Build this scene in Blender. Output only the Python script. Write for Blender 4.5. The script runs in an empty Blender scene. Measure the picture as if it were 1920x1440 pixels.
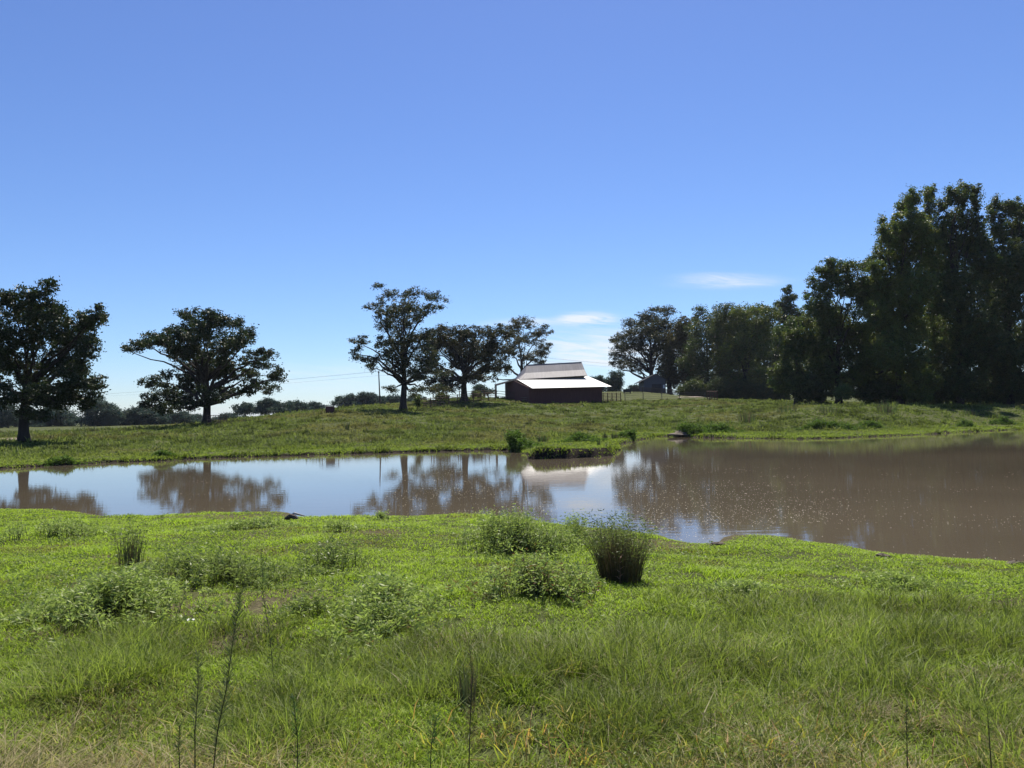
import bpy, math
import numpy as np
from mathutils import Vector, Matrix

SC = bpy.context.scene
COL = SC.collection
R = math.radians

# ------------------------------------------------------------------ camera, world, sun, exposure
FPX = 1430.0                      # focal length in pixels of a 1920 px wide frame
CAMZ = 2.6                        # the eye above the water (water is z = 0)
PITCH, ROLL = R(2.18), R(1.0)
fw = np.array([0, math.cos(PITCH), math.sin(PITCH)])
up0 = np.array([0, -math.sin(PITCH), math.cos(PITCH)])
rt0 = np.array([1.0, 0, 0])
rt = math.cos(ROLL) * rt0 - math.sin(ROLL) * up0
up = math.cos(ROLL) * up0 + math.sin(ROLL) * rt0
cam = bpy.data.cameras.new('camera')
cam.sensor_width = 36.0
cam.lens = 36.0 * FPX / 1920.0
cam.clip_start, cam.clip_end = 0.05, 20000
camo = bpy.data.objects.new('camera', cam)
COL.objects.link(camo)
m = Matrix(((rt[0], up[0], -fw[0], 0), (rt[1], up[1], -fw[1], 0), (rt[2], up[2], -fw[2], CAMZ), (0, 0, 0, 1)))
camo.matrix_world = m
SC.camera = camo

SUN_AZ, SUN_EL = R(9), R(57)
W = bpy.data.worlds.new('World')
SC.world = W
W.use_nodes = True
nt = W.node_tree
nt.nodes.clear()
N = nt.nodes.new
def link(a, b): nt.links.new(a, b)
out = N('ShaderNodeOutputWorld'); bg = N('ShaderNodeBackground')
bg.inputs['Strength'].default_value = 0.073
sky = N('ShaderNodeTexSky'); sky.sky_type = 'NISHITA'; sky.sun_disc = False
sky.sun_elevation = SUN_EL; sky.sun_rotation = SUN_AZ
sky.altitude = 100; sky.air_density = 1.0; sky.dust_density = 0.15; sky.ozone_density = 3.0
tc = N('ShaderNodeTexCoord'); sep = N('ShaderNodeSeparateXYZ')
link(tc.outputs['Generated'], sep.inputs[0])
def M(op, a, b=None, c=None):
    n = N('ShaderNodeMath'); n.operation = op
    for i, v in enumerate((a, b, c)):
        if v is None: continue
        if isinstance(v, (int, float)): n.inputs[i].default_value = v
        else: link(v, n.inputs[i])
    return n.outputs[0]
ysafe = M('MAXIMUM', sep.outputs[1], 0.05)
cu = M('DIVIDE', sep.outputs[0], ysafe); cv = M('DIVIDE', sep.outputs[2], ysafe)
comb = N('ShaderNodeCombineXYZ')
link(M('MULTIPLY', cu, 14.0), comb.inputs[0]); link(M('MULTIPLY', M('ADD', cv, M('MULTIPLY', cu, 0.10)), 120.0), comb.inputs[1])
cn = N('ShaderNodeTexNoise'); cn.inputs['Scale'].default_value = 1.0; cn.inputs['Detail'].default_value = 9; cn.inputs['Roughness'].default_value = .62
cn.inputs['Distortion'].default_value = .6
link(comb.outputs[0], cn.inputs['Vector'])
total = None
# thin high clouds low over the barn: direction (u, v), half sizes, strength
for (u, v, ru, rv, st) in ((.100, .1215, .034, .0085, 1.25), (.018, .119, .050, .0055, .5), (.125, .083, .10, .026, .62),
                           (.292, .168, .066, .0080, .46), (.27, .176, .05, .005, .25), (.17, .070, .14, .014, .4), (-.18, .05, .25, .02, .22)):
    e = M('ADD', M('POWER', M('ABSOLUTE', M('DIVIDE', M('SUBTRACT', cu, u), ru)), 2.0),
          M('POWER', M('ABSOLUTE', M('DIVIDE', M('SUBTRACT', cv, v), rv)), 2.0))
    k = M('MULTIPLY', M('POWER', 2.718, M('MULTIPLY', M('POWER', e, 1.4), -1.1)), st)
    total = k if total is None else M('ADD', total, k)
cm = M('MULTIPLY', total, M('MULTIPLY', M('SUBTRACT', cn.outputs['Fac'], 0.30), 4.2))
cl = N('ShaderNodeClamp'); link(cm, cl.inputs[0]); cl.inputs[2].default_value = 0.85
hsv = N('ShaderNodeHueSaturation'); hsv.inputs['Saturation'].default_value = 1.03; hsv.inputs['Value'].default_value = 1.0
tn = N('ShaderNodeMix'); tn.data_type = 'RGBA'; tn.blend_type = 'MULTIPLY'; tn.inputs[0].default_value = 1; tn.inputs[7].default_value = (.76, .86, 1.12, 1)
mr_ = N('ShaderNodeMapRange'); mr_.inputs[1].default_value = .08; mr_.inputs[2].default_value = .5; link(sep.outputs[2], mr_.inputs[0])
tm = N('ShaderNodeMix'); tm.data_type = 'RGBA'; link(mr_.outputs[0], tm.inputs[0]); tm.inputs[6].default_value = (.745, .87, 1.11, 1); tm.inputs[7].default_value = (.79, .84, 1.11, 1)
link(tm.outputs[2], tn.inputs[7]); link(sky.outputs[0], tn.inputs[6]); link(tn.outputs[2], hsv.inputs['Color'])
mx = N('ShaderNodeMix'); mx.data_type = 'RGBA'
link(cl.outputs[0], mx.inputs[0]); link(hsv.outputs[0], mx.inputs[6]); mx.inputs[7].default_value = (7.6, 7.9, 8.2, 1)
link(mx.outputs[2], bg.inputs['Color']); link(bg.outputs[0], out.inputs['Surface'])

sl = bpy.data.lights.new('sun', 'SUN'); sl.energy = 5.0; sl.angle = R(0.53); sl.color = (1, .94, .82)
so = bpy.data.objects.new('sun', sl); COL.objects.link(so)
sdir = Vector((math.cos(SUN_EL) * math.sin(SUN_AZ), math.cos(SUN_EL) * math.cos(SUN_AZ), math.sin(SUN_EL)))
so.rotation_mode = 'QUATERNION'; so.rotation_quaternion = sdir.to_track_quat('Z', 'Y'); so.location = (20, 60, 80)
SC.view_settings.view_transform = 'Standard'; SC.view_settings.look = 'None'
SC.view_settings.exposure = 0.72; SC.view_settings.gamma = 1.0
SC.cycles.max_bounces = 8; SC.cycles.diffuse_bounces = 3; SC.cycles.transmission_bounces = 4; SC.cycles.glossy_bounces = 3
SC.cycles.use_denoising = True

# ------------------------------------------------------------------ helpers
def P(px, py, d):
    """point seen at photo pixel (px, py), d metres along y"""
    v = fw + (px - 960) / FPX * rt + (720 - py) / FPX * up
    return np.array([0, 0, CAMZ]) + v * (d / v[1])
def PP(px, py, a, b, c):
    # where the ray of a pixel meets the plane through a, b, c
    v = fw + (px - 960) / FPX * rt + (720 - py) / FPX * up; o = np.array([0, 0, CAMZ]); n = np.cross(b - a, c - a)
    return o + v * (n @ (a - o)) / (n @ v)
def PW(px, py, z=0.0):
    v = fw + (px - 960) / FPX * rt + (720 - py) / FPX * up
    return np.array([0, 0, CAMZ]) + v * ((z - CAMZ) / v[2])
def sm(a, b, x):
    t = np.clip((x - a) / (b - a), 0, 1); return t * t * (3 - 2 * t)
def vnoise(x, y, scale, seed=0):
    x = np.asarray(x, float) / scale; y = np.asarray(y, float) / scale
    xi = np.floor(x).astype(np.int64); yi = np.floor(y).astype(np.int64); fx = x - xi; fy = y - yi
    fx = fx * fx * (3 - 2 * fx); fy = fy * fy * (3 - 2 * fy)
    def h(a, b):
        n = (a * 374761393 + b * 668265263 + seed * 974634777) & 0xffffffff
        n = ((n ^ (n >> 13)) * 1274126177) & 0xffffffff
        return ((n ^ (n >> 16)) & 0xffff) / 65535.0
    return (h(xi, yi) * (1 - fx) + h(xi + 1, yi) * fx) * (1 - fy) + (h(xi, yi + 1) * (1 - fx) + h(xi + 1, yi + 1) * fx) * fy
def fbm(x, y, scale, seed=0, o=3):
    s = 0; a = 1; t = 0
    for i in range(o):
        s = s + a * vnoise(x, y, scale / 2 ** i, seed + i * 17); t += a; a *= .55
    return s / t

class MB:
    """collects shapes and links them as ONE mesh object"""
    def __init__(s): s.V = []; s.F = {}; s.C = []; s.n = 0
    def add(s, V, F, col=None):
        V = np.asarray(V, float).reshape(-1, 3)
        f = np.asarray(F, np.int64)
        s.F.setdefault(f.shape[1], []).append(f + s.n)
        if col is None: c = np.ones((len(V), 3))
        else: c = np.broadcast_to(np.asarray(col, float), (len(V), 3))
        s.V.append(V); s.C.append(c); s.n += len(V)
    def box(s, c, size, rz=0, col=None):
        sx, sy, sz = [q / 2 for q in size]
        v = np.array([[x, y, z] for z in (-sz, sz) for y in (-sy, sy) for x in (-sx, sx)])
        co, si = math.cos(rz), math.sin(rz)
        v = np.stack([v[:, 0] * co - v[:, 1] * si, v[:, 0] * si + v[:, 1] * co, v[:, 2]], 1) + np.asarray(c)
        s.add(v, [[0, 2, 3, 1], [4, 5, 7, 6], [0, 1, 5, 4], [2, 6, 7, 3], [0, 4, 6, 2], [1, 3, 7, 5]], col)
    def hexa(s, bot, top, col=None):
        """bot, top: matching rings of n points, a closed prism"""
        n = len(bot); v = np.vstack([bot, top])
        s.add(v, np.array([[i, (i + 1) % n, n + (i + 1) % n, n + i] for i in range(n)]), col)
        b = s.n - 2 * n
        s.F.setdefault(n, []).append(np.array([[b + i for i in range(n)][::-1], [b + n + i for i in range(n)]]))
    def tube(s, path, rad, k=6, col=None):
        path = np.asarray(path, float); n = len(path)
        rad = np.broadcast_to(np.asarray(rad, float), (n,))
        t = np.gradient(path, axis=0); t /= np.linalg.norm(t, axis=1)[:, None] + 1e-9
        ref = np.array([0, 0, 1.0]) if abs(t[0][2]) < .9 else np.array([1.0, 0, 0])
        a = np.cross(t, ref); a /= np.linalg.norm(a, axis=1)[:, None] + 1e-9
        b = np.cross(t, a)
        th = np.arange(k) * 2 * math.pi / k
        v = path[:, None] + rad[:, None, None] * (a[:, None] * np.cos(th)[None, :, None] + b[:, None] * np.sin(th)[None, :, None])
        i = np.arange(n - 1)[:, None] * k; j = np.arange(k)[None]; j2 = (j + 1) % k
        f = np.stack([i + j, i + j2, i + k + j2, i + k + j], -1).reshape(-1, 4)
        s.add(v.reshape(-1, 3), f, col)
    def build(s, name, mat, parent=None, smooth=False, loc=None):
        me = bpy.data.meshes.new(name)
        V = np.vstack(s.V)
        if loc is not None: V = V - np.asarray(loc)
        me.vertices.add(len(V)); me.vertices.foreach_set('co', V.astype(np.float32).ravel())
        loops = []; starts = []; st = 0
        for k, fl in s.F.items():
            f = np.vstack(fl); loops.append(f.ravel()); starts.append(st + np.arange(len(f)) * k); st += f.size
        lp = np.concatenate(loops).astype(np.int32); ls = np.concatenate(starts).astype(np.int32)
        me.loops.add(len(lp)); me.loops.foreach_set('vertex_index', lp)
        me.polygons.add(len(ls)); me.polygons.foreach_set('loop_start', ls)
        me.polygons.foreach_set('use_smooth', np.full(len(ls), bool(smooth)))
        at = me.color_attributes.new('tint', 'FLOAT_COLOR', 'POINT')
        c = np.hstack([np.vstack(s.C), np.ones((len(V), 1))]).astype(np.float32)
        at.data.foreach_set('color', c.ravel())
        me.update(calc_edges=True)
        me.materials.append(mat)
        o = bpy.data.objects.new(name, me); COL.objects.link(o)
        if loc is not None and parent is None: o.location = loc
        if parent is not None: o.parent = parent
        return o
def thing(name, label, cat, loc, group=None):
    o = bpy.data.objects.new(name, None); o.empty_display_size = .3; COL.objects.link(o)
    o.location = loc; o['label'] = label; o['category'] = cat
    if group: o['group'] = group
    return o
def tag(o, label=None, cat=None, group=None, kind=None):
    for k, v in (('label', label), ('category', cat), ('group', group), ('kind', kind)):
        if v: o[k] = v
    return o

# ------------------------------------------------------------------ materials
def newmat(name):
    m = bpy.data.materials.new(name); m.use_nodes = True
    t = m.node_tree; b = t.nodes['Principled BSDF']
    return m, t, b
def noise_node(t, scale, detail=5, coord='Object', stretch=None, rough=.55):
    tcn = t.nodes.new('ShaderNodeTexCoord'); n = t.nodes.new('ShaderNodeTexNoise')
    n.inputs['Scale'].default_value = scale; n.inputs['Detail'].default_value = detail; n.inputs['Roughness'].default_value = rough
    if stretch:
        mp = t.nodes.new('ShaderNodeMapping'); mp.inputs['Scale'].default_value = stretch
        t.links.new(tcn.outputs[coord], mp.inputs[0]); t.links.new(mp.outputs[0], n.inputs['Vector'])
    else: t.links.new(tcn.outputs[coord], n.inputs['Vector'])
    return n
def ramp(t, fac, stops):
    r = t.nodes.new('ShaderNodeValToRGB'); e = r.color_ramp.elements
    while len(e) > 1: e.remove(e[-1])
    e[0].position, e[0].color = stops[0][0], (*stops[0][1], 1)
    for p, c in stops[1:]:
        q = e.new(p); q.color = (*c, 1)
    t.links.new(fac, r.inputs[0]); return r.outputs[0]
def leaf_mat(name, base, trans, tmix=.4, rough=.5, spec=.3):
    """foliage: tint attribute times base, partly translucent"""
    m, t, b = newmat(name)
    at = t.nodes.new('ShaderNodeAttribute'); at.attribute_name = 'tint'
    def mul(c):
        x = t.nodes.new('ShaderNodeMix'); x.data_type = 'RGBA'; x.blend_type = 'MULTIPLY'; x.inputs[0].default_value = 1
        t.links.new(at.outputs['Color'], x.inputs[6]); x.inputs[7].default_value = (*c, 1); return x.outputs[2]
    t.links.new(mul(base), b.inputs['Base Color'])
    b.inputs['Roughness'].default_value = rough; b.inputs['Specular IOR Level'].default_value = spec
    tr = t.nodes.new('ShaderNodeBsdfTranslucent'); t.links.new(mul(trans), tr.inputs['Color'])
    ms = t.nodes.new('ShaderNodeMixShader'); ms.inputs[0].default_value = tmix
    t.links.new(b.outputs[0], ms.inputs[1]); t.links.new(tr.outputs[0], ms.inputs[2])
    t.links.new(ms.outputs[0], t.nodes['Material Output'].inputs['Surface'])
    return m
def solid_mat(name, c1, c2, scale=3, rough=.8, metal=0, bump=0, stretch=None, spec=.3):
    m, t, b = newmat(name)
    n = noise_node(t, scale, 6, stretch=stretch)
    t.links.new(ramp(t, n.outputs['Fac'], [(.3, c1), (.7, c2)]), b.inputs['Base Color'])
    b.inputs['Roughness'].default_value = rough; b.inputs['Metallic'].default_value = metal; b.inputs['Specular IOR Level'].default_value = spec
    if bump:
        bn = t.nodes.new('ShaderNodeBump'); bn.inputs['Strength'].default_value = bump; bn.inputs['Distance'].default_value = .05
        t.links.new(n.outputs['Fac'], bn.inputs['Height']); t.links.new(bn.outputs[0], b.inputs['Normal'])
    return m
MAT = {}
MAT['bark'] = solid_mat('bark', (.022, .018, .016), (.055, .045, .04), 3, .9, bump=.6, stretch=(1, 1, .25))
MAT['bark_pale'] = solid_mat('bark_pale', (.06, .05, .042), (.14, .12, .10), 3, .9, bump=.6, stretch=(1, 1, .25))
MAT['oak'] = leaf_mat('oak_leaves', (.028, .040, .014), (.045, .07, .014), .22, .5, .3)
MAT['pecan'] = leaf_mat('pecan_leaves', (.046, .054, .026), (.075, .09, .026), .25, .5, .3)
MAT['forest'] = leaf_mat('forest_leaves', (.062, .087, .029), (.11, .15, .028), .33, .48, .35)
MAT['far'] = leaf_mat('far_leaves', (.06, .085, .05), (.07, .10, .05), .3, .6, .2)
MAT['grass'] = leaf_mat('grass_blades', (1, 1, 1), (1.15, 1.25, .75), .5, .5, .16)
MAT['pasture'] = leaf_mat('pasture_blades', (1, 1, 1), (1.15, 1.25, .8), .4, .6, .12)
MAT['bush'] = leaf_mat('bush_leaves', (1, 1, 1), (1.1, 1.25, .8), .4, .65, .12)
MAT['weed'] = leaf_mat('weed_leaves', (1, 1, 1), (1.1, 1.25, .8), .42, .5, .35)
MAT['stem'] = leaf_mat('stems', (1, 1, 1), (1, 1, .8), .2, .5, .3)
MAT['barn_wall'] = solid_mat('barn_wall_boards', (.075, .032, .034), (.125, .054, .056), 2.2, .85, stretch=(6, 6, .4), bump=.3)
MAT['wood_dark'] = solid_mat('dark_weathered_wood', (.05, .038, .032), (.11, .085, .07), 4, .9, stretch=(3, 3, 3))
MAT['wood_pale'] = solid_mat('bleached_wood', (.30, .26, .21), (.5, .45, .38), 6, .85)
MAT['rust'] = solid_mat('rusty_pipe', (.08, .045, .03), (.16, .09, .06), 5, .75)
MAT['pipe'] = solid_mat('old_grey_pipe', (.10, .09, .085), (.19, .17, .16), 4, .7)
MAT['white'] = solid_mat('white_scrap', (.7, .7, .68), (.85, .85, .83), 8, .5)
MAT['siding'] = solid_mat('grey_siding', (.065, .07, .09), (.10, .105, .125), 1.5, .7, stretch=(.3, .3, 6))
MAT['shingle'] = solid_mat('dark_shingle', (.05, .05, .055), (.09, .088, .09), 3, .85)
MAT['dark'] = solid_mat('dark_door', (.03, .028, .032), (.045, .04, .045), 3, .7)
MAT['mud'] = solid_mat('mud_clod', (.035, .026, .02), (.10, .075, .055), 9, .8, bump=.8)
MAT['dirt'] = solid_mat('bare_dirt', (.16, .125, .095), (.28, .23, .18), 3, .9, bump=.5)
MAT['mound'] = solid_mat('mound_dirt', (.10, .08, .062), (.17, .14, .11), 4, .95, bump=.6)
MAT['wire'] = solid_mat('wire', (.04, .04, .045), (.06, .06, .065), 3, .5)
def metal_roof(name, c1, c2, rough, metal):
    m, t, b = newmat(name)
    n = noise_node(t, 1.3, 6, stretch=(2.2, .25, .25)); n2 = noise_node(t, .35, 3)
    a = t.nodes.new('ShaderNodeMath'); a.operation = 'MULTIPLY_ADD'; a.inputs[1].default_value = .5
    t.links.new(n.outputs['Fac'], a.inputs[0])
    k = t.nodes.new('ShaderNodeMath'); k.operation = 'MULTIPLY'; k.inputs[1].default_value = .5
    t.links.new(n2.outputs['Fac'], k.inputs[0]); t.links.new(k.outputs[0], a.inputs[2])
    t.links.new(ramp(t, a.outputs[0], [(.38, c1), (.62, c2)]), b.inputs['Base Color'])
    b.inputs['Roughness'].default_value = rough; b.inputs['Metallic'].default_value = metal
    return m
MAT['roof_grey'] = metal_roof('old_grey_roof_metal', (.185, .168, .178), (.245, .23, .24), .7, .0)
MAT['roof_white'] = metal_roof('white_roof_metal', (.56, .54, .50), (.68, .66, .62), .55, .0)

# ------------------------------------------------------------------ the pond outline and the ground
near_px = [(-420, 950), (-200, 953), (-100, 955), (0, 957), (100, 958), (165, 961), (195, 967), (300, 968), (400, 964), (520, 962), (545, 972), (600, 971),
           (700, 969), (860, 967), (930, 970), (1000, 974), (1080, 985), (1150, 994), (1215, 1002), (1260, 1012), (1305, 1020), (1335, 1021), (1358, 1006), (1400, 1002),
           (1470, 1009), (1520, 1020), (1580, 1026), (1650, 1038), (1700, 1042), (1800, 1048), (1900, 1056), (2000, 1064), (2200, 1076)]
far_px = [(1921, 805), (1850, 808), (1750, 814), (1650, 818), (1580, 821), (1500, 823), (1400, 822), (1300, 820), (1255, 818), (1228, 818),
          (1208, 823), (1185, 827), (1165, 833), (1156, 843), (1152, 855), (1110, 858), (1060, 859), (998, 861), (984, 850), (965, 846), (925, 844), (890, 845), (800, 847), (700, 850), (560, 854),
          (430, 858), (380, 860), (300, 864), (200, 868), (100, 873), (0, 879), (-100, 884), (-250, 892)]
poly = [PW(*q)[:2] for q in near_px] + [np.array((45., 11.)), np.array((75., 16.)), np.array((95., 40.)), np.array((92., 80.)), np.array((78., 86.))] \
       + [PW(*q)[:2] for q in far_px] + [np.array((-52., 40.)), np.array((-60., 33.)), np.array((-56., 25.)), np.array((-40., 22.3))]
poly = np.array(poly)
A_, B_ = poly, np.roll(poly, -1, 0)
def sdist(x, y):
    """signed distance to the water's edge, positive on land"""
    x = np.asarray(x, float).ravel(); y = np.asarray(y, float).ravel()
    best = np.full(x.shape, 1e18); inside = np.zeros(x.shape, bool)
    for a, b in zip(A_, B_):
        e = b - a; wx = x - a[0]; wy = y - a[1]
        t = np.clip((wx * e[0] + wy * e[1]) / (e @ e), 0, 1)
        best = np.minimum(best, (wx - e[0] * t) ** 2 + (wy - e[1] * t) ** 2)
        if a[1] != b[1]:
            c = ((a[1] > y) != (b[1] > y)) & (x < (b[0] - a[0]) * (y - a[1]) / (b[1] - a[1]) + a[0])
            inside ^= c
    d = np.sqrt(best)
    return np.where(inside, -d, d)
ctl_px = [(45, 830, 65), (387, 797, 100), (480, 786, 105), (560, 777, 106), (620, 774, 103), (700, 762, 125), (756, 770, 115), (871, 751, 140),
          (790, 765, 128), (930, 752, 142), (992, 758, 146), (1129, 755, 150), (1060, 757, 146), (938, 745, 158), (1060, 748, 165), (1225, 735, 205), (1200, 750, 165), (1300, 743, 185),
          (1330, 750, 150), (1330, 752, 200), (1400, 757, 124), (1400, 756.5, 195), (1480, 760, 200), (1500, 765, 95), (1500, 763.5, 116), (1600, 767, 92), (1600, 765, 116), (1750, 767, 91), (1750, 764.5, 116), (1920, 766, 90), (1920, 763, 116), (400, 830, 65), (200, 845, 55), (700, 810, 75), (900, 812, 78), (1050, 790, 100),
          (1050, 815, 72), (1250, 782, 108), (1600, 790, 86), (1800, 786, 88), (1450, 785, 92), (300, 806, 120), (650, 785, 92), (850, 785, 100), (950, 772, 120)]
C = [P(*q) for q in ctl_px] + [np.array(q, float) for q in ((-45, 75, 1.0), (-60, 110, 1.0), (-75, 160, 1.05), (-100, 220, 1.0), (-150, 300, 1.0), (-60, 300, 1.4), (-220, 150, 1.0),
     (-90, 45, .8), (-60, 45, .6), (0, 240, 6.2), (50, 300, 7.5), (120, 260, 7.0), (110, 140, 3.6), (110, 90, 2.0), (150, 60, 1.5), (-20, 180, 4.2), (-220, 420, 1.2), (0, 420, 5.), (200, 420, 6.))]
C = np.array(C)
def tps_fit(C, lam=.004):
    q = C[:, :2] / 100; n = len(q)
    d2 = ((q[:, None] - q[None]) ** 2).sum(-1)
    K = np.where(d2 > 0, .5 * d2 * np.log(d2 + 1e-12), 0) + lam * np.eye(n)
    Pm = np.hstack([np.ones((n, 1)), q])
    A = np.block([[K, Pm], [Pm.T, np.zeros((3, 3))]])
    return q, np.linalg.solve(A, np.concatenate([C[:, 2], np.zeros(3)]))
TQ, TW = tps_fit(C)
def tps(x, y):
    x = np.clip(x, -300, 300) / 100; y = np.clip(y, 20, 450) / 100
    r = TW[-3] + TW[-2] * x + TW[-1] * y
    for (qx, qy), w in zip(TQ, TW):
        d2 = (x - qx) ** 2 + (y - qy) ** 2
        r = r + w * .5 * d2 * np.log(d2 + 1e-12)
    return r
def axis(segs):
    a = [segs[0][0]]
    for s, e, st in segs:
        n = max(1, int(round((e - s) / st))); a += list(s + (e - s) * np.arange(1, n + 1) / n)
    return np.array(a)
geo = [240 * 1.25 ** i for i in range(1, 16)]
half = list(axis([(0, 32, .32), (32, 100, .8), (100, 240, 4.)])[1:]) + geo
GX = np.array([-v for v in half[::-1]] + [0.] + half)
GY = np.concatenate([[-v for v in geo[::-1] if v < 4000], axis([(-240, -30, 15), (-30, -4, 2.), (-4, 26, .28), (26, 40, 1.), (40, 62, .2), (62, 92, .45), (92, 230, 1.3), (230, 300, 5.)]), np.array([300 * 1.25 ** i for i in range(1, 14)])])
gx, gy = np.meshgrid(GX, GY)
xs, ys = gx.ravel(), gy.ravel()
SDG = sdist(xs, ys)
SDG = np.where(np.abs(SDG) < 8, SDG + (fbm(xs, ys, 1.6, 5) - .5) * np.where(ys > 30, 1.0, .75) + (fbm(xs, ys, .6, 8) - .5) * .36, SDG)
nearside = 1 - sm(24, 36, ys - np.maximum(xs - 20, 0) * .0)
bank = np.where(ys < 30, .05, .15 + .16 * sm(.45, .8, fbm(xs, ys, 7, 33)))
pen = np.exp(-(((xs - 3.6) / 3.2) ** 4 + ((ys - 44.5) / 3.5) ** 4))
bank = bank + .36 * pen
znear = bank + np.minimum(.97, .058 * np.maximum(SDG, 0)) + (fbm(xs, ys, .8, 3) - .5) * .15 * sm(0, 2, SDG) + (fbm(xs, ys, 5, 4) - .5) * .22 * sm(1, 5, SDG)
zf = np.clip(tps(xs, ys), .35, 9)
far_r = np.hypot(xs, ys)
zf = zf + (2.5 - zf) * sm(450, 1200, far_r)
zfar = bank + (zf - bank) * sm(.4, 13, SDG) + (fbm(xs, ys, 3.0, 9) - .5) * .30 * sm(.5, 4, SDG) * (1 - sm(250, 400, far_r))
zland = znear * nearside + zfar * (1 - nearside)
lip = np.clip(SDG / np.where(ys < 30, .3, .13), 0, 1)
ZG = np.where(SDG >= 0, np.minimum(zland, zland * lip + .0), -.9 * sm(0, 3.5, -SDG) - .25 * np.clip(-SDG / .25, 0, 1) * (ys > 30) - .02)
NX, NY = len(GX), len(GY)
ZGRID = ZG.reshape(NY, NX); SGRID = SDG.reshape(NY, NX)
def bil(G, x, y):
    i = np.clip(np.searchsorted(GX, x) - 1, 0, NX - 2); j = np.clip(np.searchsorted(GY, y) - 1, 0, NY - 2)
    fx = np.clip((x - GX[i]) / (GX[i + 1] - GX[i]), 0, 1); fy = np.clip((y - GY[j]) / (GY[j + 1] - GY[j]), 0, 1)
    return (G[j, i] * (1 - fx) + G[j, i + 1] * fx) * (1 - fy) + (G[j + 1, i] * (1 - fx) + G[j + 1, i + 1] * fx) * fy
def ground(x, y): return bil(ZGRID, np.asarray(x, float), np.asarray(y, float))
def land(x, y): return bil(SGRID, np.asarray(x, float), np.asarray(y, float))
def on_ground(px, py, d, sink=0.0):
    p = P(px, py, d); p[2] = float(ground(p[0], p[1])) - sink; return p

def ground_mat():
    m, t, b = newmat('pasture_ground')
    n1 = noise_node(t, .22, 6); n2 = noise_node(t, 2.3, 6, rough=.7); n3 = noise_node(t, 14, 4, rough=.7)
    add = t.nodes.new('ShaderNodeMath'); add.operation = 'MULTIPLY_ADD'; add.inputs[1].default_value = .45
    t.links.new(n2.outputs['Fac'], add.inputs[0])
    h = t.nodes.new('ShaderNodeMath'); h.operation = 'MULTIPLY_ADD'; h.inputs[1].default_value = .35
    t.links.new(n1.outputs['Fac'], h.inputs[0])
    q = t.nodes.new('ShaderNodeMath'); q.operation = 'MULTIPLY'; q.inputs[1].default_value = .2
    t.links.new(n3.outputs['Fac'], q.inputs[0]); t.links.new(q.outputs[0], h.inputs[2]); t.links.new(h.outputs[0], add.inputs[2])
    grass = ramp(t, add.outputs[0], [(.34, (.030, .036, .012)), (.46, (.055, .066, .020)), (.56, (.075, .085, .027)), (.68, (.10, .088, .042))])
    geo_ = t.nodes.new('ShaderNodeNewGeometry'); sp = t.nodes.new('ShaderNodeSeparateXYZ'); t.links.new(geo_.outputs['True Normal'], sp.inputs[0])
    sp2 = t.nodes.new('ShaderNodeSeparateXYZ'); t.links.new(geo_.outputs['Position'], sp2.inputs[0])
    def rng(sock, a, b2):
        r = t.nodes.new('ShaderNodeMapRange'); r.inputs[1].default_value = a; r.inputs[2].default_value = b2; t.links.new(sock, r.inputs[0]); return r.outputs[0]
    steep = rng(sp.outputs[2], .88, .68); wet = rng(sp2.outputs[2], .03, .0)
    mm = t.nodes.new('ShaderNodeMath'); mm.operation = 'MAXIMUM'; t.links.new(steep, mm.inputs[0]); t.links.new(wet, mm.inputs[1])
    mudc = ramp(t, n2.outputs['Fac'], [(.3, (.014, .011, .009)), (.7, (.045, .034, .026))])
    x = t.nodes.new('ShaderNodeMix'); x.data_type = 'RGBA'
    t.links.new(mm.outputs[0], x.inputs[0]); t.links.new(grass, x.inputs[6]); t.links.new(mudc, x.inputs[7])
    at = t.nodes.new('ShaderNodeAttribute'); at.attribute_name = 'tint'
    x2 = t.nodes.new('ShaderNodeMix'); x2.data_type = 'RGBA'; t.links.new(at.outputs['Fac'], x2.inputs[0]); t.links.new(x.outputs[2], x2.inputs[6])
    t.links.new(ramp(t, n3.outputs['Fac'], [(.3, (.050, .042, .022)), (.7, (.13, .11, .06))]), x2.inputs[7])
    x = x2
    t.links.new(x.outputs[2], b.inputs['Base Color'])
    b.inputs['Roughness'].default_value = .95; b.inputs['Specular IOR Level'].default_value = .1
    bn = t.nodes.new('ShaderNodeBump'); bn.inputs['Strength'].default_value = .9; bn.inputs['Distance'].default_value = .08
    t.links.new(n3.outputs['Fac'], bn.inputs['Height']); t.links.new(bn.outputs[0], b.inputs['Normal'])
    return m
NEARB = (ys > -4) & (ys < 30)
g = MB()
ii, jj = np.meshgrid(np.arange(NX - 1), np.arange(NY - 1)); k0 = (jj * NX + ii).ravel()
g.add(np.stack([xs, ys, ZG], 1), np.stack([k0, k0 + 1, k0 + NX + 1, k0 + NX], 1), np.repeat((np.where(NEARB, np.maximum(sm(.66, .76, fbm(xs, ys, 2.4, 66)), sm(.50, .10, SDG - .35 * (fbm(xs, ys, .9, 67) - .45))), 0))[:, None], 3, 1))
tag(g.build('ground', ground_mat(), smooth=True), 'green pasture ground around the muddy pond', kind='structure')

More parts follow.
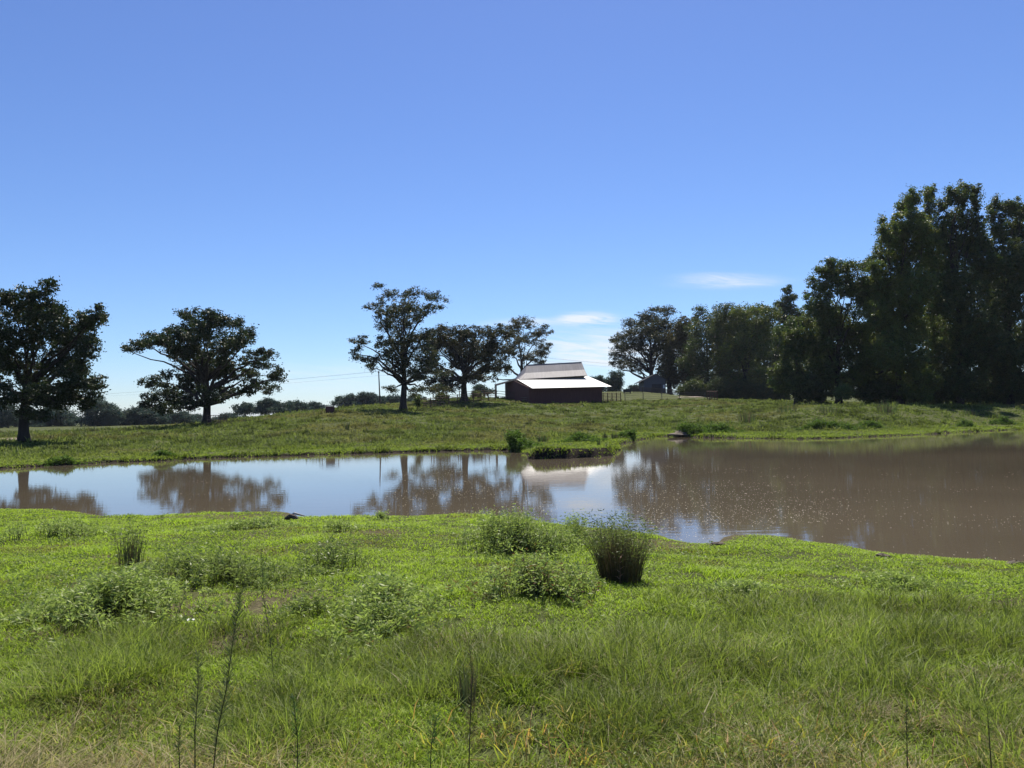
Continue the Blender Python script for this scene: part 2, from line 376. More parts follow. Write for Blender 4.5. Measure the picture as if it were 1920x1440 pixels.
# ------------------------------------------------------------------ water
def water_mat():
    m, t, b = newmat('muddy_water')
    n = noise_node(t, .12, 3)
    t.links.new(ramp(t, n.outputs['Fac'], [(.3, (.082, .067, .047)), (.7, (.108, .088, .062))]), b.inputs['Base Color'])
    b.inputs['Roughness'].default_value = .015; b.inputs['IOR'].default_value = 1.333; b.inputs['Specular IOR Level'].default_value = .5
    n1 = noise_node(t, 1.0, 4, stretch=(.9, 2.6, 1)); n2 = noise_node(t, 7.0, 3, stretch=(.8, 2.2, 1))
    a = t.nodes.new('ShaderNodeMath'); a.operation = 'MULTIPLY_ADD'; a.inputs[1].default_value = .16
    t.links.new(n2.outputs['Fac'], a.inputs[0]); t.links.new(n1.outputs['Fac'], a.inputs[2])
    bn = t.nodes.new('ShaderNodeBump'); bn.inputs['Strength'].default_value = .03; bn.inputs['Distance'].default_value = .06
    t.links.new(a.outputs[0], bn.inputs['Height']); t.links.new(bn.outputs[0], b.inputs['Normal'])
    return m
w = MB(); w.add([(-75, 6, 0), (105, 6, 0), (105, 95, 0), (-75, 95, 0)], [[0, 1, 2, 3]])
tag(w.build('water', water_mat()), 'still muddy brown pond water', kind='structure')

# ------------------------------------------------------------------ foliage shapes
def rng(seed): return np.random.default_rng(seed)
def unit(v): return v / (np.linalg.norm(v, axis=-1, keepdims=True) + 1e-9)
def leaf_quads(c, L, Wd, d, r, updir=.3):
    """rhombic leaves at centres c, long axis d (n,3)"""
    n = len(c); d = unit(d); q = r.normal(size=(n, 3)); q[:, 2] *= .5
    s = unit(np.cross(d, q))
    L = np.broadcast_to(L, (n,))[:, None]; Wd = np.broadcast_to(Wd, (n,))[:, None]
    v = np.stack([c - d * L * .5, c + s * Wd * .5 - d * L * .05, c + d * L * .5, c - s * Wd * .5 - d * L * .05], 1)
    f = np.arange(n)[:, None] * 4 + np.arange(4)[None]
    return v.reshape(-1, 3), f
def add_leaves(mb, c, L, Wd, d, r, col):
    v, f = leaf_quads(c, L, Wd, d, r)
    mb.add(v, f, np.repeat(np.broadcast_to(col, (len(c), 3)), 4, 0))
def bez(a, b, c, n):
    t = np.linspace(0, 1, n)[:, None]; return (1 - t) ** 2 * a + 2 * t * (1 - t) * b + t * t * c

def tree(name, label, base, lobes, trunk=14, mat='oak', bark='bark', seed=1, dens=1.0, leaf=.30, fork=None, sparse=0.0, group=None, cat='tree', csz=.55, limbs=True, depthk=.9, lean_top=None, hue=(1, 1, 1), upright=0.0):
    """lobes: (px, py, rx, ry[, dd]) of the crown as seen in the photo, at the tree's own distance"""
    r = rng(seed); px, py, d = base; s = d / FPX
    B = on_ground(px, py, d, .1)
    root = thing(name, label, cat, B, group)
    lo = []
    spread = max(abs(l[0] - px) for l in lobes) * s
    for l in lobes:
        c = P(l[0], l[1], d); off = l[4] if len(l) > 4 else (r.random() * 2 - 1) * depthk * max(0.5, spread * .75 * math.sqrt(max(.05, 1 - min(1, abs(l[0] - px) * s / (spread + .01)) ** 2)))
        c = P(l[0], l[1], d + off) if d > 40 else c + np.array([0, off, 0])
        lo.append((c, l[2] * s * .88, (l[2] + l[3]) * .44 * s, l[3] * s * .88, None))
        if len(lobes) >= 7:
            for _ in range(2):
                a_ = r.random() * 6.283; k_s = .30 + .22 * r.random()
                c2 = c + np.array([math.cos(a_) * l[2] * s * .95, r.normal() * l[2] * s * .6, (math.sin(a_) * .9 + .1) * l[3] * s * .95])
                if c2[2] - B[2] > .12 * (c[2] - B[2]): lo.append((c2, l[2] * s * k_s, l[2] * s * k_s, l[3] * s * k_s, c))
    lo = [q for q in lo if q[1] > .12]; top = max(lo, key=lambda q: q[0][2]); H = top[0][2] - B[2]
    hf = (fork if fork else .24) * H
    tr = trunk * s * .5
    tb = MB()
    mid = np.array([B[0] + r.normal() * .15, B[1] + r.normal() * .15, B[2] + hf])
    tx = B[0] * .5 + top[0][0] * .5; ty = (B[1] + top[0][1]) * .5
    lead = np.vstack([bez(B, (B + mid) / 2 + np.array([r.normal() * .1, 0, 0]), mid, 5), bez(mid, np.array([mid[0], mid[1], mid[2] + .45 * (H - hf)]), np.array([tx, ty, top[0][2]]), 9)[1:]])
    hz = (lead[:, 2] - B[2]) / H
    rad = tr * np.clip(1 - hz * .95, .05, 1) ** (1.0 + .9 * sm(.2, .5, hz))
    rad[0] *= 1.45; rad[1] *= 1.08
    tb.tube(lead, rad, 10)
    cb = MB(); cols = []
    for c, rx, ry, rz, par in lo:
        za = B[2] + min(max(hf * .95, .50 * (c[2] - B[2])), H * .8)
        k = np.argmin(np.abs(lead[:, 2] - za)); st = lead[k]
        dist = np.linalg.norm(c - st)
        if par is not None:
            if limbs:
                pth = bez(par, (par + c) / 2 + r.normal(size=3) * .1 * rx, c, 6); tb.tube(pth, np.linspace(.05, .02, 6), 5)
        elif limbs and dist > .8:
            ctl = st * .5 + c * .5 + np.array([0, 0, -.06 * dist + .18 * abs(c[2] - st[2])]) + r.normal(size=3) * .07 * dist
            pth = bez(st, ctl, c, 9); pth[1:-1] += r.normal(size=(7, 3)) * .018 * dist
            r0 = min(rad[k] * .72, .035 * dist + .05)
            tb.tube(pth, np.linspace(r0, .035, 9), 6)
        vol = (rx * ry * rz) ** (1 / 3)
        nc = max(6, int(9.5 * dens * vol ** 2 / csz ** 2))
        u = unit(r.normal(size=(nc, 3))); rr = r.random(nc) ** .42
        rr = rr * (.80 + .38 * r.random(nc))
        cc = c + u * rr[:, None] * np.array([rx, ry, rz])
        if sparse > 0: cc = cc[r.random(len(cc)) > sparse]
        if upright: cc[:, 2] += np.abs(r.normal(size=len(cc))) * upright
        nb = min(len(cc), 7 if limbs else 0)
        for q in cc[:nb]:
            p2 = bez(c, (c + q) / 2 + r.normal(size=3) * .12 * rx, q, 5); tb.tube(p2, np.linspace(.045 + .012 * vol, .012, 5), 4)
        m = int(24 * (.3 / leaf) ** 1.2)
        cs = csz * (.5 + .9 * r.random(len(cc)))
        lc = np.repeat(cc, m, 0) + r.normal(size=(len(cc) * m, 3)) * np.repeat(cs, m)[:, None] * np.array([.5, .5, .36 + upright * .3])
        base_t = .75 + .5 * r.random((len(cc), 1)); warm = r.random((len(cc), 1))
        tint = base_t * (1 + (warm - .5) * np.array([[.5, .1, -.2]]))
        lt = np.repeat(tint, m, 0) * (.75 + .5 * r.random((len(lc), 1))) * np.array(hue)
        dirs = r.normal(size=(len(lc), 3)); dirs[:, 2] = dirs[:, 2] * .7 - .25 + upright * 1.5
        add_leaves(cb, lc, leaf * (.7 + .6 * r.random(len(lc))), leaf * (.45 + .3 * r.random(len(lc))), dirs, r, lt)
    loc = B
    tb.build('trunk', MAT[bark], root, True, loc=loc)
    cb.build('crown', MAT[mat], root, loc=loc)
    return root

# ------------------------------------------------------------------ trees
tree('oak_tree', 'broad dark oak with thick trunk at the left edge of the pasture', (45, 830, 65),
     [(60, 556, 38, 26), (18, 572, 34, 32), (-35, 600, 45, 45), (98, 588, 26, 30), (132, 622, 34, 26), (178, 592, 20, 18), (160, 606, 22, 20), (140, 648, 44, 34), (60, 630, 55, 45), (166, 648, 24, 24), (186, 600, 12, 10),
      (104, 690, 50, 30), (30, 690, 58, 36), (-40, 680, 50, 55), (90, 735, 48, 24), (10, 745, 45, 24), (60, 775, 40, 12), (-50, 750, 45, 25), (145, 690, 22, 16), (70, 590, 30, 26), (5, 630, 40, 40), (150, 720, 36, 16, -2), (174, 736, 20, 11, -2), (160, 752, 26, 13, -1.5), (115, 752, 34, 18, -1), (128, 730, 34, 20, -1), (150, 705, 30, 18)],
     trunk=19, seed=11, dens=0.5, leaf=.22, fork=.30, csz=.42)
tree('oak_tree', 'dark spreading oak with long left arm standing alone on the slope', (387, 797, 100),
     [(344, 588, 17, 15), (395, 592, 28, 17), (440, 610, 28, 13), (468, 621, 13, 12), (302, 640, 24, 15), (265, 646, 26, 12), (236, 656, 15, 6), (335, 628, 32, 20), (385, 628, 44, 30), (425, 655, 42, 28), (380, 685, 52, 32),
      (432, 695, 44, 24), (488, 682, 28, 18), (503, 664, 17, 13), (524, 702, 16, 20), (508, 728, 20, 10), (470, 708, 26, 16), (432, 735, 28, 17), (352, 728, 34, 24), (338, 757, 36, 13), (290, 716, 18, 22), (280, 748, 25, 16), (312, 766, 28, 10), (400, 745, 26, 18), (372, 612, 26, 18), (342, 662, 28, 22), (356, 702, 28, 24), (320, 650, 24, 16), (410, 690, 34, 26), (455, 640, 24, 16), (360, 650, 34, 24), (465, 730, 26, 14), (318, 738, 22, 16), (285, 632, 22, 11)],
     trunk=15, seed=13, dens=.52, leaf=.26, fork=.17, csz=.48)
tree('pecan_tree', 'tall open pecan with airy crown left of the barn', (756, 770, 115),
     [(731, 553, 24, 13), (775, 551, 24, 14), (818, 559, 17, 17), (702, 573, 17, 12), (731, 586, 32, 20), (780, 582, 32, 20), (722, 604, 20, 15), (757, 622, 36, 18), (676, 641, 18, 12), (664, 662, 16, 12), (688, 672, 17, 10), (715, 643, 12, 12),
      (763, 663, 34, 18), (786, 640, 34, 20), (804, 672, 33, 18), (740, 690, 26, 13), (798, 698, 38, 12), (731, 728, 16, 6), (804, 730, 34, 9), (700, 690, 12, 7), (815, 578, 12, 10), (752, 600, 26, 20), (745, 640, 24, 20), (770, 690, 30, 14), (728, 660, 18, 14), (760, 570, 26, 14), (775, 735, 20, 7), (712, 590, 12, 10)],
     trunk=13, mat='pecan', bark='bark', seed=14, dens=0.42, leaf=.24, fork=.22, csz=.5, sparse=.12)
tree('pecan_tree', 'round dark pecan behind the fence, nearest the left end of the barn', (871, 751, 140),
     [(822, 626, 24, 17), (862, 622, 32, 15), (903, 622, 28, 15), (848, 652, 34, 20), (892, 654, 38, 20), (922, 664, 25, 16), (862, 681, 32, 16), (893, 701, 26, 12), (827, 704, 24, 14), (925, 640, 22, 14), (812, 660, 20, 16), (850, 722, 22, 8), (835, 640, 26, 18), (875, 640, 30, 18), (910, 690, 26, 14), (860, 665, 30, 18), (815, 688, 22, 14), (832, 728, 24, 9), (930, 690, 22, 11), (940, 655, 20, 16), (806, 640, 18, 18), (800, 680, 20, 16), (945, 625, 18, 13), (810, 715, 26, 12), (878, 712, 20, 8)],
     trunk=13, mat='pecan', seed=15, dens=.62, leaf=.27, fork=.3, csz=.55, hue=(.85, .75, .7))
tree('pecan_tree', 'airy pecan rising directly behind the grey barn roof', (978, 735, 172),
     [(985, 606, 26, 15), (958, 622, 26, 17), (1012, 626, 20, 15), (988, 637, 32, 17), (962, 652, 26, 15), (1014, 652, 17, 15), (990, 668, 28, 13), (948, 690, 20, 11), (922, 710, 18, 7), (937, 675, 18, 10), (1007, 676, 13, 8)],
     trunk=10, mat='pecan', seed=16, dens=0.48, leaf=.30, fork=.25, csz=.6, sparse=.1, hue=(1.05, .9, .85))
tree('pecan_tree', 'fan shaped pecan standing behind the small grey house', (1222, 737, 222),
     [(1217, 592, 28, 12), (1254, 582, 26, 10), (1183, 609, 23, 16), (1212, 621, 36, 20), (1246, 612, 36, 20), (1165, 638, 17, 14), (1152, 662, 14, 12), (1173, 667, 20, 13), (1150, 683, 11, 9), (1200, 654, 28, 16), (1234, 650, 28, 20), (1198, 694, 15, 9), (1190, 636, 28, 20), (1226, 628, 34, 22), (1248, 640, 28, 22), (1178, 680, 22, 13), (1216, 678, 24, 12), (1250, 680, 22, 18), (1165, 650, 16, 14), (1232, 602, 28, 14)],
     trunk=10, mat='pecan', seed=17, dens=0.7, leaf=.4, fork=.15, csz=.8, hue=(.9, .85, .85))
FG = 'trees of the wood on the right bank'
tree('broadleaf_tree', 'slim dark reddish tree just right of the small house', (1256, 738, 214),
     [(1258, 646, 22, 32), (1258, 682, 20, 32), (1284, 606, 20, 18), (1274, 632, 22, 24), (1262, 712, 20, 20), (1284, 672, 22, 26), (1278, 708, 22, 20), (1245, 700, 16, 14)], trunk=10, mat='forest', seed=18, dens=1.1, leaf=.4, fork=.2, csz=.8, group=FG, hue=(.8, .55, .6))
tree('broadleaf_tree', 'mid height tree at the left end of the wood, beside the farm gate', (1328, 751, 205),
     [(1315, 588, 17, 16), (1308, 617, 27, 27), (1310, 652, 28, 27), (1290, 682, 28, 20), (1320, 684, 24, 22), (1300, 715, 20, 12)], trunk=8, mat='forest', seed=19, dens=0.95, leaf=.42, fork=.3, csz=.85, group=FG, upright=.25, hue=(.8, .8, .8))
tree('broadleaf_tree', 'upright twiggy tree second from the left in the wood', (1355, 754, 202),
     [(1360, 581, 26, 12), (1350, 604, 28, 22), (1342, 632, 24, 24), (1360, 660, 30, 30), (1350, 700, 30, 25), (1380, 600, 22, 18)], trunk=8, mat='forest', seed=20, dens=0.95, leaf=.42, fork=.3, csz=.85, group=FG, upright=.35, hue=(.85, .8, .8))
tree('broadleaf_tree', 'olive tree with flat top, left of the pointed cedar', (1400, 756, 196),
     [(1396, 584, 32, 12), (1425, 581, 32, 12), (1394, 615, 46, 22), (1424, 622, 38, 26), (1374, 662, 36, 28), (1414, 656, 42, 36), (1394, 690, 46, 32), (1424, 708, 34, 28), (1385, 725, 34, 22), (1440, 600, 22, 22)], trunk=10, mat='forest', seed=21, dens=0.95, leaf=.42, fork=.3, csz=.85, group=FG, upright=.2, hue=(1.1, 1.05, .75))
tree('cedar_tree', 'pointed dark cedar tip rising above the wood', (1478, 760, 205),
     [(1478, 545, 7, 9), (1477, 560, 14, 10), (1476, 578, 20, 12), (1475, 598, 24, 15), (1477, 625, 26, 20), (1478, 660, 28, 28), (1478, 700, 28, 30)], trunk=7, mat='forest', seed=22, dens=1.5, leaf=.42, fork=.3, csz=.7, limbs=False, depthk=.2, hue=(.7, .75, .8))
tree('broadleaf_tree', 'low bushy tree at the wood edge under the pointed cedar', (1492, 763, 117),
     [(1496, 610, 33, 26), (1478, 645, 22, 32), (1512, 650, 30, 34), (1470, 695, 24, 24), (1508, 702, 40, 36), (1480, 725, 30, 20), (1465, 718, 14, 12)], trunk=9, mat='forest', seed=23, dens=0.8, leaf=.28, fork=.2, csz=.5, group=FG)
tree('broadleaf_tree', 'rounded oak beside the tallest poplar in the wood', (1572, 764, 116),
     [(1581, 499, 36, 13), (1550, 510, 22, 15), (1620, 499, 20, 13), (1540, 540, 27, 25), (1585, 530, 46, 28), (1615, 557, 30, 30), (1534, 575, 30, 26), (1568, 602, 55, 38), (1540, 640, 45, 40), (1590, 660, 46, 46), (1548, 700, 44, 34), (1600, 720, 40, 28)],
     trunk=12, mat='forest', seed=24, dens=0.75, leaf=.28, fork=.2, csz=.5, group=FG)
tree('poplar_tree', 'tall leafy poplar with feathered left side sweeping to the ground', (1690, 765, 113),
     [(1657, 443, 14, 18), (1694, 390, 18, 20), (1714, 376, 16, 15), (1743, 364, 12, 12), (1684, 434, 22, 34), (1710, 420, 13, 36), (1743, 402, 12, 36), (1728, 440, 20, 30), (1668, 452, 12, 22), (1668, 482, 36, 38), (1722, 475, 44, 45), (1656, 545, 42, 42), (1718, 545, 44, 44), (1650, 600, 44, 42), (1705, 610, 50, 44),
      (1638, 655, 40, 40), (1695, 665, 50, 44), (1620, 700, 30, 24), (1668, 712, 50, 36), (1604, 712, 18, 13), (1720, 720, 40, 36)], trunk=12, mat='forest', seed=25, dens=0.7, leaf=.25, fork=.2, csz=.40, upright=.38, hue=(1.3, 1.25, .95))
tree('poplar_tree', 'tallest poplar in the wood with a narrow pointed top', (1800, 765, 113),
     [(1808, 357, 16, 10), (1801, 376, 24, 17), (1830, 376, 11, 17), (1766, 387, 11, 13), (1806, 414, 17, 36), (1784, 425, 12, 34), (1833, 425, 12, 40), (1768, 430, 10, 30), (1822, 458, 26, 36), (1785, 470, 34, 42), (1838, 505, 42, 48), (1790, 545, 48, 50), (1815, 600, 54, 52), (1780, 660, 52, 52), (1835, 660, 50, 52), (1800, 718, 56, 38)],
     trunk=13, mat='forest', seed=26, dens=0.68, leaf=.25, fork=.2, csz=.40, upright=.38, hue=(.95, .95, .95))
tree('poplar_tree', 'dark poplar right of the tallest one, cut by the frame edge', (1895, 764, 113),
     [(1866, 391, 16, 13), (1896, 400, 20, 14), (1870, 432, 16, 34), (1896, 436, 16, 34), (1922, 438, 26, 36), (1890, 495, 46, 46), (1935, 505, 44, 50), (1895, 575, 52, 52), (1930, 640, 54, 54), (1885, 670, 52, 52), (1900, 722, 54, 36), (1914, 404, 16, 12)],
     trunk=12, mat='forest', seed=27, dens=0.7, leaf=.25, fork=.2, csz=.40, upright=.38, hue=(.85, .85, .9))
tree('broadleaf_tree', 'dark tree closing the wood at its far right, mostly out of frame', (1990, 763, 114),
     [(1980, 430, 45, 45), (1985, 510, 55, 55), (1990, 600, 60, 60), (1985, 690, 60, 55), (2040, 560, 50, 70), (2040, 670, 50, 60)], trunk=12, mat='forest', seed=28, dens=0.6, leaf=.3, fork=.2, csz=.55, group=FG)
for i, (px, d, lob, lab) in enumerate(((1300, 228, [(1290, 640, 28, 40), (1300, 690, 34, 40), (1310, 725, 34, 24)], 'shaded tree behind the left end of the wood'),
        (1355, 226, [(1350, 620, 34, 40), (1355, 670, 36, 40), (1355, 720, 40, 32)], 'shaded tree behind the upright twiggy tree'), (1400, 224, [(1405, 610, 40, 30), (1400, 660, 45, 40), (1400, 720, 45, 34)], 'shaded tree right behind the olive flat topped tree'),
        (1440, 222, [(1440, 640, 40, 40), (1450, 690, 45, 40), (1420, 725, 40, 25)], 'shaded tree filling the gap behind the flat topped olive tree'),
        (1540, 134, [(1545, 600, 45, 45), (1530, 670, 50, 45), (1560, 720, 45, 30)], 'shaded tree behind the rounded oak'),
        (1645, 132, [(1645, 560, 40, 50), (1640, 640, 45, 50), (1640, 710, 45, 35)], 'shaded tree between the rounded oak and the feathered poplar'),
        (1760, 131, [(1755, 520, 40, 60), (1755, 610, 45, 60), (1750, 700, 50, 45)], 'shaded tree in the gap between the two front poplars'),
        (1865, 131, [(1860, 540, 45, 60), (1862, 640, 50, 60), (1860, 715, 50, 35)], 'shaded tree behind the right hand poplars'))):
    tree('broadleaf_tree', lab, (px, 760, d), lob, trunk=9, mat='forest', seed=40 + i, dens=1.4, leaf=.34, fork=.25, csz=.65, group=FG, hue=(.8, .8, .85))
# understory shrubs at the foot of the wood
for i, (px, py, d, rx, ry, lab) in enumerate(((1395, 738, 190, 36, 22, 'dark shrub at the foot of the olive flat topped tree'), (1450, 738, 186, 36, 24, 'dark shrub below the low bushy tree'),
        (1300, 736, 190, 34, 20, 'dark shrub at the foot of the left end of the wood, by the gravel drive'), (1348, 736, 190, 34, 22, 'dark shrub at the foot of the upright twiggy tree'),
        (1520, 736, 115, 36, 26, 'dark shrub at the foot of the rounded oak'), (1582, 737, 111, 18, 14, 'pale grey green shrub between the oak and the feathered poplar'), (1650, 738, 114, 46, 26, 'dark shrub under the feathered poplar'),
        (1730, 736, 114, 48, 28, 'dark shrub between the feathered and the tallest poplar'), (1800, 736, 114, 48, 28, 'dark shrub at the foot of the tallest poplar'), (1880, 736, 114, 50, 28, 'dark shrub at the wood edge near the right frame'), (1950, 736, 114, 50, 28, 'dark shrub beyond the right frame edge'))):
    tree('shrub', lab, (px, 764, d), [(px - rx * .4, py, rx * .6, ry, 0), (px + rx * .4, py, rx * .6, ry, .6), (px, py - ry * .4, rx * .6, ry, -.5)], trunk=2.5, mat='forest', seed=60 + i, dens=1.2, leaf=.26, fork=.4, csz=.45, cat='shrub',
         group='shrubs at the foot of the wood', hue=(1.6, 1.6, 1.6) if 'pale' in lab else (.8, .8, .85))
# far trees and hedges
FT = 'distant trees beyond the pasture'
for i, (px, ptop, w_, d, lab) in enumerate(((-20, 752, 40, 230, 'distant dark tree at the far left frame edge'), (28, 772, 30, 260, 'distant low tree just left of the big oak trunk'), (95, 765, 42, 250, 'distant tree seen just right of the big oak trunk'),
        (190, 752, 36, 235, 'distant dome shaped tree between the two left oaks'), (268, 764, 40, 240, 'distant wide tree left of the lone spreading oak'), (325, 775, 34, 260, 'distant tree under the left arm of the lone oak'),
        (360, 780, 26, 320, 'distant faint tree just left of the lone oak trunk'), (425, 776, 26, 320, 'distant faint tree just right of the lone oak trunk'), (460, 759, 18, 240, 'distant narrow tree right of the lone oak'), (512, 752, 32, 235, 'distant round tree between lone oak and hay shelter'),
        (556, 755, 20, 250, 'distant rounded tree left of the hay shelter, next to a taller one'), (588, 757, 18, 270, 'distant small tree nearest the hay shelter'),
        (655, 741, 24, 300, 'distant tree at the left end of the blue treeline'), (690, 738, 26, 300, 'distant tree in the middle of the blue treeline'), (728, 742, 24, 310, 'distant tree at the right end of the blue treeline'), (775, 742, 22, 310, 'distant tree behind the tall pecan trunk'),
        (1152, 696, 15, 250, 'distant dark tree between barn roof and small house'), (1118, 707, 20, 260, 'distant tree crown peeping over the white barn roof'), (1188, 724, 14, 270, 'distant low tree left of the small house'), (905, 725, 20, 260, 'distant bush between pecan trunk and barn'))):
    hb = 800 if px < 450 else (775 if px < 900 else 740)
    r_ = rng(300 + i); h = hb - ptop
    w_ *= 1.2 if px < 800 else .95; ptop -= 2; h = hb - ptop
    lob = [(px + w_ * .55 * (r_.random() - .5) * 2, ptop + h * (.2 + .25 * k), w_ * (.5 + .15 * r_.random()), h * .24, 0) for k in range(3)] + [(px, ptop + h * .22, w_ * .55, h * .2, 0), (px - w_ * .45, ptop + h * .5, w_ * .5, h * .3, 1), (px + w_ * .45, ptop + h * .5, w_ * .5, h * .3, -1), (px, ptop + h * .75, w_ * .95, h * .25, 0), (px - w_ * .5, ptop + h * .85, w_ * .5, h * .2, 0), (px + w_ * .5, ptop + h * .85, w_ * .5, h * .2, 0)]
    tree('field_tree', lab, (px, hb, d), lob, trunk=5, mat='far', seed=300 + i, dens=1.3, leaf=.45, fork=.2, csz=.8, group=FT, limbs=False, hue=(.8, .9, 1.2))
for i, (px, py, d, rx, ry, lab) in enumerate(((828, 744, 150, 16, 10, 'small dark bush behind the pipe fence, left of the round pecan'), (895, 742, 160, 14, 9, 'small dark bush behind the pipe fence, right of the round pecan trunk'), (783, 752, 121, 5, 12, 'narrow dark bush at the left end of the pipe fence'))):
    tree('shrub', lab, (px, py + ry + 2, d), [(px, py, rx, ry, 0), (px + rx * .4, py + ry * .4, rx * .7, ry * .7, .4)], trunk=2, mat='forest', seed=350 + i, dens=1.2, leaf=.26, fork=.4, csz=.45, cat='shrub', limbs=False)

# ------------------------------------------------------------------ barn
def sheet(mb, a, b, c, d_, th=.06, ribs=0, ribh=.035):
    """roof sheet a-b eave, d-c ridge side, with thickness and standing ribs"""
    a, b, c, d_ = [np.asarray(q, float) for q in (a, b, c, d_)]
    n = unit(np.cross(b - a, d_ - a)); n = n if n[2] > 0 else -n
    mb.hexa(np.array([a, b, c, d_]) - n * th, np.array([a, b, c, d_]))
    for k in range(ribs + 1):
        t = k / max(1, ribs); p = a + (b - a) * t; q = d_ + (c - d_) * t
        mb.tube([p + n * .006, q + n * .006], ribh, 4)
D0 = 146.
bl = on_ground(992, 758, D0); br = on_ground(1129, 755, D0 + 3.5)
gz = min(bl[2], br[2]) - .15
barn = thing('barn', 'long low barn with white lean to roof and dark red walls', 'barn', (bl + br) / 2)
L0 = np.array([*bl[:2], 0]); R0 = np.array([*br[:2], 0])
ex = unit(R0 - L0); ey = np.array([-ex[1], ex[0], 0]); ey = unit(ey + ex * -.22)     # depth axis runs back and to the left
Lw = np.linalg.norm(R0 - L0)
def bp(u, v, z): return L0 + ex * u + ey * v + np.array([0, 0, gz + z])
hz_e = 3.25
wb = MB()
prof = [(0, 0.), (8.2, 0.)]
wb.hexa(np.array([bp(0, 0, 0), bp(Lw, 0, 0), bp(Lw, .12, 0), bp(0, .12, 0)]), np.array([bp(0, 0, hz_e), bp(Lw, 0, hz_e), bp(Lw, .12, hz_e), bp(0, .12, hz_e)]))
nb = 46
for k in range(nb + 1):
    u = Lw * k / nb
    wb.hexa(np.array([bp(u - .03, -.03, 0), bp(u + .03, -.03, 0), bp(u + .03, -.003, 0), bp(u - .03, -.003, 0)]), np.array([bp(u - .03, -.03, hz_e), bp(u + .03, -.03, hz_e), bp(u + .03, -.003, hz_e), bp(u - .03, -.003, hz_e)]))
wb.build('front_wall', MAT['barn_wall'], barn, loc=barn.location)
wb = MB()
for u in (0.0, Lw - .12):     # end walls, rising under the roofs
    wb = MB()
    ring = [bp(u, .124, 0), bp(u, 10.4, 0), bp(u, 10.4, 4.5), bp(u, 6.6, 4.9), bp(u, .124, hz_e)]
    wb.hexa(np.array(ring), np.array(ring) + ex * .12)
    wb.build('end_wall', MAT['barn_wall'], barn, loc=barn.location)
wb = MB()
wb.hexa(np.array([bp(0, 10.41, 0), bp(Lw, 10.41, 0), bp(Lw, 10.53, 0), bp(0, 10.53, 0)]), np.array([bp(0, 10.41, 4.6), bp(Lw, 10.41, 4.6), bp(Lw, 10.53, 4.6), bp(0, 10.53, 4.6)]))
wb.build('back_wall', MAT['barn_wall'], barn, loc=barn.location)
# roofs: corners from the photograph, at their own distances
e0 = P(998, 728, D0 - 1.2); e1 = P(1147, 724.5, D0 + 2.8); t0 = P(969.5, 711.5, D0 + 6.2); t1 = PP(1101.5, 705.0, e0, e1, t0)
rb = MB(); sheet(rb, e0, e1, t1, t0, .07, 24, .012)
rb.build('lean_to_roof', MAT['roof_white'], barn, loc=barn.location)
k0_ = P(973, 711.5, D0 + 6.0) + np.array([0, 0, .05]); k1_ = P(1101.5, 704.4, D0 + 8.8) + np.array([0, 0, .05]); m0 = P(984, 699.5, D0 + 8.2); m1 = PP(1096, 693, k0_, k1_, m0); r0_ = P(988, 684.5, D0 + 10.0); r1_ = PP(1090.5, 679.3, m0, m1, r0_)
rb = MB(); sheet(rb, k0_, k1_, m1, m0, .06, 22, .010); sheet(rb, m0, m1, r1_, r0_, .06, 22, .010)
back = ey * 6.5
bk0 = r0_ + ey * 5.4 - ex * 1.0 + np.array([0, 0, r0_[2] * -1 + gz + 4.7]); bk1 = r1_ + ey * 5.4 + ex * .6; bk1[2] = gz + 4.7
sheet(rb, bk0, bk1, r1_, r0_, .06, 22, .02)
rb.add(np.array([k0_, m0, r0_, bk0]), [[0, 1, 2, 3]]); rb.add(np.array([k1_, m1, r1_, bk1]), [[0, 1, 2, 3]])
mr = rb.build('main_roof', MAT['roof_grey'], barn, loc=barn.location)
rb = MB(); rb.tube([r0_ + np.array([0, 0, .05]), r1_ + np.array([0, 0, .05])], .05, 6)
rb.build('ridge_cap', MAT['shingle'], mr, loc=barn.location)
# open side shed on the left end
sb = MB(); q0 = P(968, 711.8, D0 + 5.5); q1 = P(929, 723, D0 + 8.5); q2 = P(927, 721, D0 + 14.5); q3 = P(968, 710.2, D0 + 12.)
sheet(sb, q1, q2, q3, q0, .10, 6)
sb.build('side_shed_roof', MAT['shingle'], barn, loc=barn.location)
for q in (q1, q2, (q0 + q1) / 2, (q2 + q3) / 2):
    pb = MB(); zg = float(ground(q[0], q[1])); pb.box((q[0] + .15, q[1] + .1, (zg - .3 + q[2] - .05) / 2), (.2, .2, q[2] - .05 - zg + .3)); pb.build('post', MAT['wood_dark'], barn, loc=barn.location)
rl = MB()
for z in (.5, 1.0, 1.5):
    zg0 = float(ground(q1[0], q1[1])); rl.tube([(q1[0] + .15, q1[1], zg0 + z), (bl[0] - 1.0, bl[1] + 4.2, float(ground(bl[0] - 1, bl[1] + 4)) + z)], .05, 5)
rl.build('pen_rail', MAT['wood_dark'], barn, loc=barn.location)
gt = MB()
for z in (.3, .65, 1.0, 1.35):
    gt.tube([bp(-.05, .6, z), bp(-.05, 3.4, z)], .03, 5)
gt.build('side_gate', MAT['pipe'], barn, loc=barn.location)

